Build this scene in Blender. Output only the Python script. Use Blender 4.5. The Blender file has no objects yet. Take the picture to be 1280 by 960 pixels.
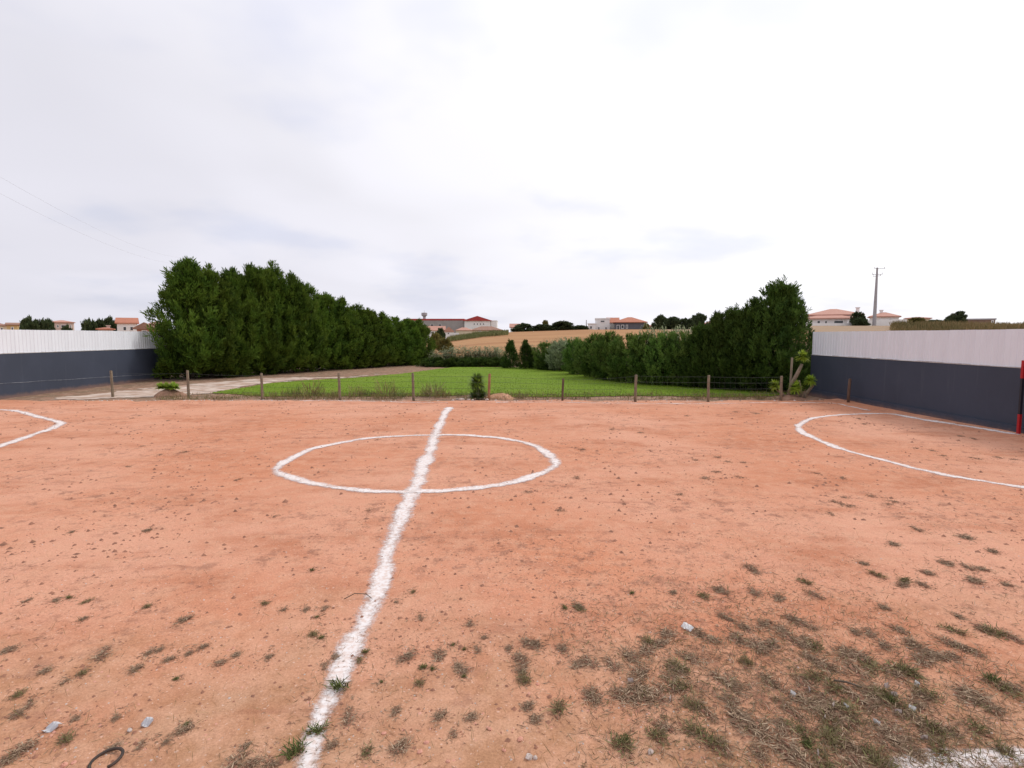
import bpy, math, random
import numpy as np
from mathutils import Vector

random.seed(7)
RNG = np.random.default_rng(7)
S = bpy.context.scene
COL = S.collection
R = math.radians

# ------------------------------------------------------------------ camera
EYE = 2.6
FPX = 713.0                      # focal length in pixels of a 1280 px wide picture
PITCH = math.atan(60.0 / FPX)    # looks slightly down
cam_d = bpy.data.cameras.new('camera')
cam_d.sensor_width = 36.0
cam_d.lens = FPX / 1280.0 * 36.0
cam_d.clip_start = 0.1
cam_d.clip_end = 6000
cam = bpy.data.objects.new('camera', cam_d)
cam.location = (0, 0, EYE)
cam.rotation_euler = (math.pi / 2 - PITCH, 0, 0)
COL.objects.link(cam)
S.camera = cam

# ------------------------------------------------------------------ world: bright broken overcast
SUN_EL, SUN_AZ = R(46), R(62)    # azimuth measured from +Y towards +X (sun to the right, a little ahead)
SUN_DIR = Vector((math.sin(SUN_AZ) * math.cos(SUN_EL), math.cos(SUN_AZ) * math.cos(SUN_EL), math.sin(SUN_EL)))
W = bpy.data.worlds.new('World')
S.world = W
W.use_nodes = True
nt = W.node_tree
nt.nodes.clear()
def N(nt, t, **kw):
    n = nt.nodes.new(t)
    for k, v in kw.items():
        setattr(n, k, v)
    return n
def L(nt, a, b):
    nt.links.new(a, b)
def math_node(nt, op, a, b=None, clamp=False):
    n = N(nt, 'ShaderNodeMath', operation=op, use_clamp=clamp)
    for i, v in enumerate((a, b)):
        if v is None: continue
        if isinstance(v, (int, float)): n.inputs[i].default_value = v
        else: L(nt, v, n.inputs[i])
    return n.outputs[0]
out = N(nt, 'ShaderNodeOutputWorld')
sky = N(nt, 'ShaderNodeTexSky', sky_type='NISHITA', sun_disc=False)
sky.sun_elevation = SUN_EL
sky.sun_rotation = SUN_AZ
sky.air_density = 1.0; sky.dust_density = 2.0
bg_sky = N(nt, 'ShaderNodeBackground'); bg_sky.inputs[1].default_value = 0.10
L(nt, sky.outputs[0], bg_sky.inputs[0])
tc = N(nt, 'ShaderNodeTexCoord')
sep = N(nt, 'ShaderNodeSeparateXYZ'); L(nt, tc.outputs['Generated'], sep.inputs[0])
zz = math_node(nt, 'ADD', math_node(nt, 'MAXIMUM', sep.outputs[2], 0.0), 0.22)
cmb = N(nt, 'ShaderNodeCombineXYZ')
L(nt, math_node(nt, 'DIVIDE', sep.outputs[0], zz), cmb.inputs[0])
L(nt, math_node(nt, 'DIVIDE', sep.outputs[1], zz), cmb.inputs[1])
n1 = N(nt, 'ShaderNodeTexNoise'); n1.inputs['Scale'].default_value = 1.05; n1.inputs['Detail'].default_value = 2.5; n1.inputs['Roughness'].default_value = 0.42; n1.inputs['Distortion'].default_value = 0.6
L(nt, cmb.outputs[0], n1.inputs['Vector'])
n2 = N(nt, 'ShaderNodeTexNoise'); n2.inputs['Scale'].default_value = 1.3; n2.inputs['Detail'].default_value = 4; n2.inputs['Roughness'].default_value = 0.5
mp = N(nt, 'ShaderNodeMapping'); mp.inputs['Location'].default_value = (3.1, 7.7, 0); L(nt, cmb.outputs[0], mp.inputs[0]); L(nt, mp.outputs[0], n2.inputs['Vector'])
dot = N(nt, 'ShaderNodeVectorMath', operation='DOT_PRODUCT'); L(nt, tc.outputs['Generated'], dot.inputs[0]); dot.inputs[1].default_value = SUN_DIR
glow = N(nt, 'ShaderNodeMapRange', interpolation_type='SMOOTHSTEP'); L(nt, dot.outputs['Value'], glow.inputs[0])
glow.inputs[1].default_value = 0.0; glow.inputs[2].default_value = 0.95; glow.inputs[3].default_value = 0.0; glow.inputs[4].default_value = 1.0
lum = math_node(nt, 'ADD', math_node(nt, 'MULTIPLY', glow.outputs[0], 0.33), 0.85)
var = math_node(nt, 'MULTIPLY', math_node(nt, 'SUBTRACT', n1.outputs[0], 0.5), 0.28)
lum = math_node(nt, 'ADD', lum, var)
cr = N(nt, 'ShaderNodeMix', data_type='RGBA'); L(nt, glow.outputs[0], cr.inputs[0])
cr.inputs[6].default_value = (0.945, 0.935, 1.03, 1); cr.inputs[7].default_value = (0.99, 0.985, 1.0, 1)
cvf = N(nt, 'ShaderNodeMapRange', interpolation_type='SMOOTHSTEP'); L(nt, n2.outputs[0], cvf.inputs[0]); cvf.inputs[1].default_value = 0.30; cvf.inputs[2].default_value = 0.48; cov_f = cvf.outputs[0]
bg_cl = N(nt, 'ShaderNodeBackground'); thin = N(nt, 'ShaderNodeMix', data_type='RGBA'); L(nt, cov_f, thin.inputs[0]); thin.inputs[6].default_value = (0.885, 0.895, 1.035, 1); L(nt, cr.outputs[2], thin.inputs[7]); L(nt, thin.outputs[2], bg_cl.inputs[0]); L(nt, lum, bg_cl.inputs[1])
cov = N(nt, 'ShaderNodeMapRange', interpolation_type='SMOOTHSTEP'); L(nt, n2.outputs[0], cov.inputs[0])
cov.inputs[1].default_value = 0.30; cov.inputs[2].default_value = 0.50; cov.inputs[3].default_value = 0.90; cov.inputs[4].default_value = 1.0
mixw = N(nt, 'ShaderNodeMixShader'); L(nt, cov.outputs[0], mixw.inputs[0]); L(nt, bg_sky.outputs[0], mixw.inputs[1]); L(nt, bg_cl.outputs[0], mixw.inputs[2])
L(nt, mixw.outputs[0], out.inputs[0])

# ------------------------------------------------------------------ sun behind thin cloud
sd = bpy.data.lights.new('sun', 'SUN'); sd.energy = 1.5; sd.angle = R(14); sd.color = (1.0, 0.96, 0.9)
so = bpy.data.objects.new('sun', sd); COL.objects.link(so)
so.rotation_euler = SUN_DIR.to_track_quat('Z', 'Y').to_euler()
S.view_settings.view_transform = 'Standard'; S.view_settings.look = 'None'
S.view_settings.exposure = 0.0; S.view_settings.gamma = 1.0; S.view_settings.use_curve_mapping = False

# ------------------------------------------------------------------ helpers
def ray(px, py):
    u, v = (px - 640) / FPX, (480 - py) / FPX
    c, s = math.cos(PITCH), math.sin(PITCH)
    return (u, c + v * s, -s + v * c)
def gp(px, py, z=0.0):                       # where a line of sight meets the level z
    d = ray(px, py); t = (z - EYE) / d[2]
    return (d[0] * t, d[1] * t)
def P(px, py, D):                            # point of that line of sight at depth D
    d = ray(px, py); t = D / d[1]
    return (d[0] * t, D, EYE + d[2] * t)

def hash2(ix, iy, seed):
    h = (ix.astype(np.int64) * 374761393 + iy.astype(np.int64) * 668265263 + seed * 974711) & 0x7fffffff
    h = ((h ^ (h >> 13)) * 1274126177) & 0x7fffffff
    return ((h ^ (h >> 16)) & 0xffff) / 65535.0
def vnoise(x, y, seed=0):
    x = np.asarray(x, float); y = np.asarray(y, float)
    ix, iy = np.floor(x), np.floor(y); fx, fy = x - ix, y - iy
    fx = fx * fx * (3 - 2 * fx); fy = fy * fy * (3 - 2 * fy)
    a, b = hash2(ix, iy, seed), hash2(ix + 1, iy, seed)
    c, d = hash2(ix, iy + 1, seed), hash2(ix + 1, iy + 1, seed)
    return (a * (1 - fx) + b * fx) * (1 - fy) + (c * (1 - fx) + d * fx) * fy
def fbm(x, y, seed=0, o=4):
    v = 0; a = 0.5; t = 0
    for k in range(o):
        v = v + a * vnoise(np.asarray(x) * 2 ** k, np.asarray(y) * 2 ** k, seed + k * 17); t += a; a *= 0.5
    return v / t

def mesh_np(name, verts, faces, mats=(), smooth=False, mat_idx=None, attrs=None):
    """verts (n,3) array; faces: (m,k) int array or list of tuples"""
    me = bpy.data.meshes.new(name)
    verts = np.asarray(verts, np.float32)
    if isinstance(faces, np.ndarray):
        m, k = faces.shape
        me.vertices.add(len(verts)); me.vertices.foreach_set('co', verts.ravel())
        me.loops.add(m * k); me.loops.foreach_set('vertex_index', faces.astype(np.int32).ravel())
        me.polygons.add(m); me.polygons.foreach_set('loop_start', np.arange(0, m * k, k, dtype=np.int32))
        if mat_idx is not None: me.polygons.foreach_set('material_index', np.asarray(mat_idx, np.int32))
        me.update(calc_edges=True)
    else:
        me.from_pydata([tuple(map(float, v)) for v in verts], [], [tuple(int(i) for i in f) for f in faces])
        if mat_idx is not None: me.polygons.foreach_set('material_index', np.asarray(mat_idx, np.int32))
    for m in mats: me.materials.append(m)
    if smooth: me.polygons.foreach_set('use_smooth', [True] * len(me.polygons))
    for k, v in (attrs or {}).items():
        a = me.attributes.new(k, 'FLOAT', 'POINT'); a.data.foreach_set('value', np.asarray(v, np.float32))
    me.update()
    return me
def link(name, me, parent=None, loc=None):
    o = bpy.data.objects.new(name, me); COL.objects.link(o)
    if parent is not None: o.parent = parent
    if loc is not None: o.location = loc
    return o
def tag(o, label=None, cat=None, group=None, kind=None):
    if label: o['label'] = label
    if cat: o['category'] = cat
    if group: o['group'] = group
    if kind: o['kind'] = kind
    return o
def empty(name, loc, rz=0.0):
    o = bpy.data.objects.new(name, None); COL.objects.link(o); o.empty_display_size = 0.2
    o.location = loc; o.rotation_euler = (0, 0, rz)
    return o
def copy_tree(o, parent=None):
    c = o.copy(); COL.objects.link(c)
    if parent is not None: c.parent = parent
    for ch in list(o.children): copy_tree(ch, c)
    return c

class MB:                                     # small mesh collector for hard shapes
    def __init__(s): s.v = []; s.f = []
    def add(s, v, f):
        o = len(s.v); s.v += [tuple(p) for p in v]; s.f += [tuple(i + o for i in q) for q in f]
    def box(s, c, d, rz=0.0):
        x, y, z = [k / 2 for k in d]; cs, sn = math.cos(rz), math.sin(rz); v = []
        for dz in (-z, z):
            for dx, dy in ((-x, -y), (x, -y), (x, y), (-x, y)):
                v.append((c[0] + dx * cs - dy * sn, c[1] + dx * sn + dy * cs, c[2] + dz))
        s.add(v, [(3, 2, 1, 0), (4, 5, 6, 7), (0, 1, 5, 4), (1, 2, 6, 5), (2, 3, 7, 6), (3, 0, 4, 7)])
    def tube(s, pts, rad, n=8, cap=True):
        pts = [Vector(p) for p in pts]
        if not isinstance(rad, (list, tuple)): rad = [rad] * len(pts)
        v = []; f = []
        for i, p in enumerate(pts):
            t = (pts[min(i + 1, len(pts) - 1)] - pts[max(i - 1, 0)]).normalized()
            a = t.cross(Vector((0, 0, 1)));
            if a.length < 1e-3: a = Vector((1, 0, 0))
            a.normalize(); b = t.cross(a)
            for k in range(n):
                an = 2 * math.pi * k / n
                v.append(p + (a * math.cos(an) + b * math.sin(an)) * rad[i])
        for i in range(len(pts) - 1):
            for k in range(n):
                k2 = (k + 1) % n
                f.append((i * n + k, i * n + k2, (i + 1) * n + k2, (i + 1) * n + k))
        if cap:
            f.append(tuple(range(n - 1, -1, -1))); f.append(tuple((len(pts) - 1) * n + k for k in range(n)))
        s.add(v, f)
    def build(s, name, mat, parent=None, smooth=False, loc=None):
        me = mesh_np(name, s.v, s.f, [mat] if not isinstance(mat, (list, tuple)) else mat, smooth)
        return link(name, me, parent, loc)

# ------------------------------------------------------------------ materials
def new_mat(name):
    m = bpy.data.materials.new(name); m.use_nodes = True
    nt = m.node_tree; b = nt.nodes['Principled BSDF']
    b.inputs['Specular IOR Level'].default_value = 0.25
    return m, nt, b
def noise_tex(nt, scale, detail=4, rough=0.55, coord=None, stretch=None, loc=(0, 0, 0)):
    t = N(nt, 'ShaderNodeTexCoord')
    mpn = N(nt, 'ShaderNodeMapping'); L(nt, t.outputs[coord or 'Object'], mpn.inputs[0])
    if stretch: mpn.inputs['Scale'].default_value = stretch
    mpn.inputs['Location'].default_value = loc
    n = N(nt, 'ShaderNodeTexNoise'); n.inputs['Scale'].default_value = scale; n.inputs['Detail'].default_value = detail; n.inputs['Roughness'].default_value = rough
    L(nt, mpn.outputs[0], n.inputs['Vector'])
    return n.outputs[0]
def mixc(nt, fac, a, b, mode='MIX'):
    m = N(nt, 'ShaderNodeMix', data_type='RGBA', blend_type=mode)
    if isinstance(fac, (int, float)): m.inputs[0].default_value = fac
    else: L(nt, fac, m.inputs[0])
    for i, c in ((6, a), (7, b)):
        if isinstance(c, tuple): m.inputs[i].default_value = (*c[:3], 1)
        else: L(nt, c, m.inputs[i])
    return m.outputs[2]
def ramp(nt, fac, lo, hi, a=0.0, b=1.0):
    m = N(nt, 'ShaderNodeMapRange', interpolation_type='SMOOTHSTEP'); L(nt, fac, m.inputs[0])
    m.inputs[1].default_value = lo; m.inputs[2].default_value = hi; m.inputs[3].default_value = a; m.inputs[4].default_value = b
    return m.outputs[0]
def bump(nt, b, h, strength=0.3, dist=0.02):
    n = N(nt, 'ShaderNodeBump'); n.inputs['Strength'].default_value = strength; n.inputs['Distance'].default_value = dist
    L(nt, h, n.inputs['Height']); L(nt, n.outputs[0], b.inputs['Normal'])
def simple(name, c1, c2, scale=3.0, rough=0.85, bmp=0.0, bscale=40.0, stretch=None, spec=0.25):
    m, nt, b = new_mat(name)
    f = ramp(nt, noise_tex(nt, scale, 5, 0.6, stretch=stretch), 0.32, 0.68)
    L(nt, mixc(nt, f, c1, c2), b.inputs['Base Color'])
    b.inputs['Roughness'].default_value = rough; b.inputs['Specular IOR Level'].default_value = spec
    if bmp: bump(nt, b, noise_tex(nt, bscale, 4), bmp, 0.01)
    return m
def foliage(name, dark, light, tip=None, trans=0.18, rough=0.65):
    m, nt, b = new_mat(name)
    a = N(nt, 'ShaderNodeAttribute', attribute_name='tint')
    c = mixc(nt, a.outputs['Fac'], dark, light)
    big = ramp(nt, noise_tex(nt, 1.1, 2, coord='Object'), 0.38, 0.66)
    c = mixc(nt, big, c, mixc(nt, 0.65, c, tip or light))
    oi = N(nt, 'ShaderNodeObjectInfo')
    hs = N(nt, 'ShaderNodeHueSaturation'); L(nt, c, hs.inputs['Color'])
    L(nt, math_node(nt, 'ADD', math_node(nt, 'MULTIPLY', oi.outputs['Random'], 0.016), 0.492), hs.inputs['Hue'])
    L(nt, math_node(nt, 'ADD', math_node(nt, 'MULTIPLY', oi.outputs['Random'], 0.3), 0.85), hs.inputs['Value'])
    L(nt, hs.outputs[0], b.inputs['Base Color'])
    b.inputs['Roughness'].default_value = rough; b.inputs['Specular IOR Level'].default_value = 0.15
    tr = N(nt, 'ShaderNodeBsdfTranslucent'); L(nt, hs.outputs[0], tr.inputs[0])
    mx = N(nt, 'ShaderNodeMixShader'); mx.inputs[0].default_value = trans
    L(nt, b.outputs[0], mx.inputs[1]); L(nt, tr.outputs[0], mx.inputs[2])
    L(nt, mx.outputs[0], nt.nodes['Material Output'].inputs[0])
    return m
def tinted(name, cols, rough=0.9):            # colour picked along the per-stem attribute «tint»
    m, nt, b = new_mat(name)
    a = N(nt, 'ShaderNodeAttribute', attribute_name='tint')
    r = N(nt, 'ShaderNodeValToRGB'); L(nt, a.outputs['Fac'], r.inputs[0])
    el = r.color_ramp.elements
    el[0].position = 0; el[0].color = (*cols[0], 1); el[1].position = 1; el[1].color = (*cols[-1], 1)
    for i, c in enumerate(cols[1:-1]):
        e = el.new((i + 1) / (len(cols) - 1)); e.color = (*c, 1)
    L(nt, r.outputs[0], b.inputs['Base Color']); b.inputs['Roughness'].default_value = rough
    b.inputs['Specular IOR Level'].default_value = 0.1
    return m

# --- red dirt of the pitch
def dirt_material():
    m, nt, b = new_mat('red_dirt')
    c = mixc(nt, ramp(nt, noise_tex(nt, 0.22, 4), 0.35, 0.65), (0.70, 0.355, 0.24), (0.615, 0.258, 0.147))
    c = mixc(nt, ramp(nt, noise_tex(nt, 0.8, 6, 0.65, stretch=(0.55, 1, 1), loc=(5, 2, 0)), 0.46, 0.68, 0, 0.85), c, (0.51, 0.205, 0.115))
    # tan gravelly ground that comes through in the worn corner nearest the stand
    t = N(nt, 'ShaderNodeTexCoord'); sp = N(nt, 'ShaderNodeSeparateXYZ'); L(nt, t.outputs['Object'], sp.inputs[0])
    near = N(nt, 'ShaderNodeMapRange', interpolation_type='SMOOTHSTEP'); L(nt, math_node(nt, 'ADD', sp.outputs[1], math_node(nt, 'MULTIPLY', noise_tex(nt, 0.8, 5, 0.65, loc=(1, 9, 0)), 6.0)), near.inputs[0])
    near.inputs[1].default_value = 5.6; near.inputs[2].default_value = 9.0; near.inputs[3].default_value = 0.9; near.inputs[4].default_value = 0.0
    c = mixc(nt, near.outputs[0], c, mixc(nt, ramp(nt, noise_tex(nt, 2.6, 5, 0.7), 0.4, 0.62), (0.44, 0.24, 0.135), (0.56, 0.335, 0.215)))
    c = mixc(nt, math_node(nt, 'MULTIPLY', ramp(nt, noise_tex(nt, 3.5, 6, 0.7), 0.42, 0.66), 0.5), c, (0.71, 0.395, 0.265))
    # scuffed brown patches of trodden stubble, coarse and fine
    pat = ramp(nt, noise_tex(nt, 0.42, 5, 0.6, stretch=(0.8, 1.2, 1), loc=(7, 3, 0)), 0.43, 0.60, 0.10, 1.0)
    fl = ramp(nt, noise_tex(nt, 4.5, 8, 0.72, stretch=(0.8, 0.7, 1)), 0.51, 0.64)
    c = mixc(nt, math_node(nt, 'MULTIPLY', math_node(nt, 'MULTIPLY', fl, pat), 0.62), c, (0.27, 0.13, 0.09))
    fl2 = ramp(nt, noise_tex(nt, 15, 5, 0.65, loc=(3, 8, 0)), 0.585, 0.66)
    c = mixc(nt, math_node(nt, 'MULTIPLY', math_node(nt, 'MULTIPLY', fl2, pat), 0.75), c, (0.20, 0.10, 0.07))
    sc_ = ramp(nt, noise_tex(nt, 1.6, 6, 0.7, stretch=(0.35, 1.5, 1), loc=(9, 1, 0)), 0.56, 0.70)
    c = mixc(nt, math_node(nt, 'MULTIPLY', sc_, 0.4), c, (0.36, 0.155, 0.10))
    fine = noise_tex(nt, 60, 3, 0.7)
    c = mixc(nt, 0.75, c, mixc(nt, ramp(nt, fine, 0.3, 0.7), (0.70, 0.68, 0.66), (1.0, 1.0, 1.0)), 'MULTIPLY')
    peb = ramp(nt, noise_tex(nt, 38, 2, 0.5, loc=(2, 2, 2)), 0.66, 0.72)
    c = mixc(nt, math_node(nt, 'MULTIPLY', peb, 0.6), c, (0.72, 0.50, 0.41))
    L(nt, c, b.inputs['Base Color']); b.inputs['Roughness'].default_value = 0.95; b.inputs['Specular IOR Level'].default_value = 0.1
    h = math_node(nt, 'ADD', noise_tex(nt, 14, 6, 0.65), math_node(nt, 'MULTIPLY', fine, 0.35))
    bump(nt, b, h, 0.55, 0.03)
    return m
M_DIRT = dirt_material()

def terrain_material():
    m, nt, b = new_mat('country_ground')
    t = N(nt, 'ShaderNodeTexCoord'); sp = N(nt, 'ShaderNodeSeparateXYZ'); L(nt, t.outputs['Object'], sp.inputs[0])
    rough_g = mixc(nt, ramp(nt, noise_tex(nt, 1.3, 6, 0.7), 0.4, 0.62), (0.31, 0.18, 0.125), (0.20, 0.14, 0.09))
    rough_g = mixc(nt, ramp(nt, noise_tex(nt, 4.0, 4, 0.7, loc=(4, 1, 0)), 0.52, 0.66), rough_g, (0.42, 0.30, 0.22))
    straw = mixc(nt, ramp(nt, noise_tex(nt, 0.11, 5, 0.6, stretch=(0.35, 1.5, 1)), 0.36, 0.64), (0.42, 0.235, 0.115), (0.34, 0.175, 0.085))
    straw = mixc(nt, ramp(nt, noise_tex(nt, 0.9, 5, 0.7, stretch=(0.3, 1, 1)), 0.55, 0.7, 0, 0.5), straw, (0.45, 0.27, 0.165))
    straw = mixc(nt, math_node(nt, 'MULTIPLY', ramp(nt, sp.outputs[0], 34, 42), 0.75), straw, (0.33, 0.255, 0.185))
    far = ramp(nt, sp.outputs[1], 54, 60)
    c = mixc(nt, far, rough_g, straw)
    vfar = ramp(nt, sp.outputs[1], 150, 190)
    c = mixc(nt, vfar, c, mixc(nt, ramp(nt, noise_tex(nt, 0.02, 4), 0.4, 0.6), (0.16, 0.15, 0.06), (0.33, 0.2, 0.1)))
    L(nt, c, b.inputs['Base Color']); b.inputs['Roughness'].default_value = 0.95; b.inputs['Specular IOR Level'].default_value = 0.1
    bump(nt, b, noise_tex(nt, 6, 6, 0.7), 0.5, 0.08)
    return m
M_TERRAIN = terrain_material()
def lawn_material():
    m, nt, b = new_mat('mown_grass')
    c = mixc(nt, ramp(nt, noise_tex(nt, 0.35, 5, 0.6, stretch=(0.5, 1, 1)), 0.36, 0.64), (0.15, 0.245, 0.018), (0.185, 0.275, 0.026))
    c = mixc(nt, ramp(nt, noise_tex(nt, 1.5, 5, 0.7), 0.50, 0.72, 0, 0.55), c, (0.16, 0.20, 0.045))
    c = mixc(nt, 0.6, c, mixc(nt, ramp(nt, noise_tex(nt, 22, 4, 0.7), 0.3, 0.7), (0.62, 0.62, 0.6), (1, 1, 1)), 'MULTIPLY')
    L(nt, c, b.inputs['Base Color']); b.inputs['Roughness'].default_value = 0.9; b.inputs['Specular IOR Level'].default_value = 0.1
    bump(nt, b, noise_tex(nt, 25, 4, 0.7), 0.6, 0.04)
    return m
M_LAWN = lawn_material()
M_PATH = simple('pale_sand', (0.60, 0.50, 0.43), (0.36, 0.23, 0.165), 1.3, 0.95, 0.4, 20)
def chalk_material(name, lo, hi):
    m, nt, b = new_mat(name)
    L(nt, mixc(nt, ramp(nt, noise_tex(nt, 20, 4, 0.6), 0.35, 0.6), (0.66, 0.53, 0.48), (0.76, 0.71, 0.70)), b.inputs['Base Color'])
    b.inputs['Roughness'].default_value = 0.95; b.inputs['Specular IOR Level'].default_value = 0.1
    a = N(nt, 'ShaderNodeAttribute', attribute_name='edge')
    n = math_node(nt, 'ADD', math_node(nt, 'MULTIPLY', noise_tex(nt, 5, 6, 0.72), 0.6), math_node(nt, 'MULTIPLY', noise_tex(nt, 45, 3, 0.7), 0.4))
    n = math_node(nt, 'ADD', n, math_node(nt, 'MULTIPLY', math_node(nt, 'SUBTRACT', noise_tex(nt, 1.3, 4, 0.6, loc=(4, 4, 0)), 0.46), 0.80))
    cov = ramp(nt, math_node(nt, 'SUBTRACT', n, math_node(nt, 'MULTIPLY', math_node(nt, 'POWER', a.outputs['Fac'], 1.25), 0.56)), lo, hi)
    tr = N(nt, 'ShaderNodeBsdfTransparent'); mx = N(nt, 'ShaderNodeMixShader')
    L(nt, cov, mx.inputs[0]); L(nt, tr.outputs[0], mx.inputs[1]); L(nt, b.outputs[0], mx.inputs[2])
    L(nt, mx.outputs[0], nt.nodes['Material Output'].inputs[0])
    return m
M_CHALK = chalk_material('chalk_powder', 0.10, 0.50)
M_CHALK_FAINT = chalk_material('faded_chalk', 0.32, 0.60)

M_CYPRESS = foliage('cypress_foliage', (0.026, 0.058, 0.009), (0.105, 0.178, 0.021), (0.145, 0.205, 0.026), 0.3)
M_CYPRESS_D = foliage('dark_cypress_foliage', (0.019, 0.042, 0.010), (0.070, 0.122, 0.020), (0.092, 0.142, 0.024), 0.26)
M_SHRUB = foliage('shrub_foliage', (0.036, 0.085, 0.018), (0.13, 0.225, 0.04), (0.19, 0.26, 0.055), 0.3)
M_CANE = foliage('cane_leaves', (0.11, 0.14, 0.065), (0.27, 0.30, 0.16), (0.34, 0.33, 0.20), 0.3)
M_FARTREE = foliage('far_tree_leaves', (0.035, 0.055, 0.026), (0.085, 0.115, 0.05), (0.10, 0.12, 0.05))
M_GREYBUSH = foliage('grey_green_leaves', (0.12, 0.16, 0.085), (0.30, 0.35, 0.20), (0.34, 0.37, 0.22), 0.3)
M_OLIVE = foliage('yellow_green_leaves', (0.10, 0.10, 0.03), (0.22, 0.21, 0.06), (0.26, 0.22, 0.07))
M_YUCCA = foliage('yucca_leaves', (0.16, 0.25, 0.025), (0.36, 0.48, 0.06), (0.40, 0.52, 0.07), 0.4, 0.45)
M_YUCCA_D = foliage('dark_yucca_leaves', (0.04, 0.085, 0.015), (0.13, 0.22, 0.035), (0.16, 0.25, 0.045), 0.3, 0.45)
M_BARK = simple('bark', (0.10, 0.075, 0.055), (0.17, 0.13, 0.10), 9, 0.95, 0.6, 30, (1, 1, 0.3))
M_YBARK = simple('yucca_bark', (0.17, 0.13, 0.095), (0.29, 0.23, 0.165), 9, 0.95, 0.6, 30)
M_POST = simple('weathered_wood', (0.17, 0.125, 0.09), (0.27, 0.215, 0.15), 6, 0.9, 0.5, 40, (4, 4, 0.4))
M_POST_RED = simple('reddish_wood', (0.27, 0.13, 0.07), (0.38, 0.20, 0.11), 6, 0.9, 0.5, 40, (4, 4, 0.4))
M_POST_DARK = simple('dark_wood', (0.10, 0.06, 0.045), (0.17, 0.11, 0.08), 6, 0.9, 0.5, 40, (4, 4, 0.4))
M_WIRE = simple('fence_wire', (0.05, 0.065, 0.06), (0.08, 0.085, 0.08), 10, 0.6)

def wall_paint(name, base, alt, streak):
    m, nt, b = new_mat(name)
    c = mixc(nt, ramp(nt, noise_tex(nt, 0.5, 5, 0.6), 0.35, 0.65), base, alt)
    c = mixc(nt, ramp(nt, noise_tex(nt, 1.2, 5, 0.7, stretch=(3, 3, 0.25)), 0.56, 0.74, 0, 0.5), c, streak)
    # dust thrown up on the lowest courses
    t = N(nt, 'ShaderNodeTexCoord'); sp = N(nt, 'ShaderNodeSeparateXYZ'); L(nt, t.outputs['Object'], sp.inputs[0])
    d = ramp(nt, math_node(nt, 'ADD', sp.outputs[2], math_node(nt, 'MULTIPLY', noise_tex(nt, 3, 5, 0.7), 0.25)), 0.08, 0.30, 0.55, 0.0)
    c = mixc(nt, d, c, (0.30, 0.17, 0.12))
    L(nt, c, b.inputs['Base Color']); b.inputs['Roughness'].default_value = 0.6; b.inputs['Specular IOR Level'].default_value = 0.3
    bump(nt, b, noise_tex(nt, 35, 5, 0.6), 0.25, 0.01)
    return m
M_SLATE = wall_paint('slate_paint', (0.043, 0.052, 0.078), (0.050, 0.060, 0.090), (0.078, 0.088, 0.115))
M_SHEET = simple('white_sheet_paint', (0.79, 0.815, 0.875), (0.72, 0.735, 0.79), 0.9, 0.5, 0, stretch=(1, 1, 0.25), spec=0.4)
M_MORTAR = simple('pale_mortar', (0.5, 0.48, 0.47), (0.38, 0.36, 0.36), 8, 0.95, 0.5, 40)
M_JOINT = simple('worn_joint', (0.11, 0.118, 0.145), (0.25, 0.26, 0.29), 3.0, 0.9)
M_RED = simple('red_paint', (0.42, 0.012, 0.018), (0.36, 0.010, 0.016), 5, 0.4, spec=0.4)
M_NAVY = simple('black_paint', (0.012, 0.013, 0.022), (0.02, 0.02, 0.03), 5, 0.4, spec=0.4)
M_WHITE = simple('white_render', (0.83, 0.82, 0.81), (0.76, 0.75, 0.74), 0.4, 0.9)
M_PINK = simple('pale_pink_render', (0.58, 0.47, 0.42), (0.52, 0.42, 0.37), 0.4, 0.9)
M_CREAM = simple('cream_render', (0.66, 0.58, 0.44), (0.60, 0.52, 0.38), 0.4, 0.9)
M_YELLOW = simple('yellow_render', (0.62, 0.46, 0.22), (0.56, 0.41, 0.2), 0.4, 0.9)
M_GREYW = simple('slate_grey_render', (0.12, 0.125, 0.15), (0.14, 0.145, 0.165), 0.4, 0.9)
M_GREYF = simple('grey_cladding', (0.36, 0.33, 0.32), (0.31, 0.29, 0.28), 0.3, 0.8)
M_BRICK = simple('brown_brick', (0.20, 0.13, 0.10), (0.26, 0.17, 0.13), 1.0, 0.9)
M_TILE = simple('terracotta_tile', (0.48, 0.20, 0.13), (0.40, 0.155, 0.10), 1.2, 0.85, stretch=(1, 4, 1))
M_TILE_PALE = simple('faded_terracotta_tile', (0.52, 0.29, 0.23), (0.45, 0.235, 0.18), 1.2, 0.85, stretch=(1, 4, 1))
M_TILE_BR = simple('brown_tile', (0.34, 0.20, 0.15), (0.27, 0.15, 0.11), 1.2, 0.85)
M_REDM = simple('red_metal', (0.45, 0.06, 0.055), (0.38, 0.05, 0.05), 0.6, 0.6)
M_PANE = simple('window_glass', (0.04, 0.045, 0.05), (0.07, 0.075, 0.085), 0.6, 0.2, spec=0.5)
M_CONC = simple('concrete', (0.42, 0.40, 0.41), (0.34, 0.325, 0.335), 4, 0.9)
M_STONE = simple('pale_stone', (0.55, 0.46, 0.42), (0.42, 0.34, 0.30), 9, 0.9, 0.5, 30)
M_BRICKBIT = simple('broken_brick', (0.55, 0.25, 0.18), (0.62, 0.33, 0.25), 9, 0.9, 0.5, 30)
M_PAPER = simple('white_paper', (0.8, 0.79, 0.77), (0.72, 0.71, 0.70), 9, 0.8)
M_PLASTIC = simple('grey_plastic', (0.56, 0.55, 0.57), (0.46, 0.45, 0.47), 9, 0.5)
M_RUBBER = simple('black_rubber', (0.04, 0.035, 0.032), (0.08, 0.055, 0.045), 9, 0.8)
M_DRY = tinted('dried_grass', [(0.17, 0.105, 0.07), (0.265, 0.18, 0.12), (0.37, 0.265, 0.18), (0.54, 0.42, 0.30)])
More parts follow.
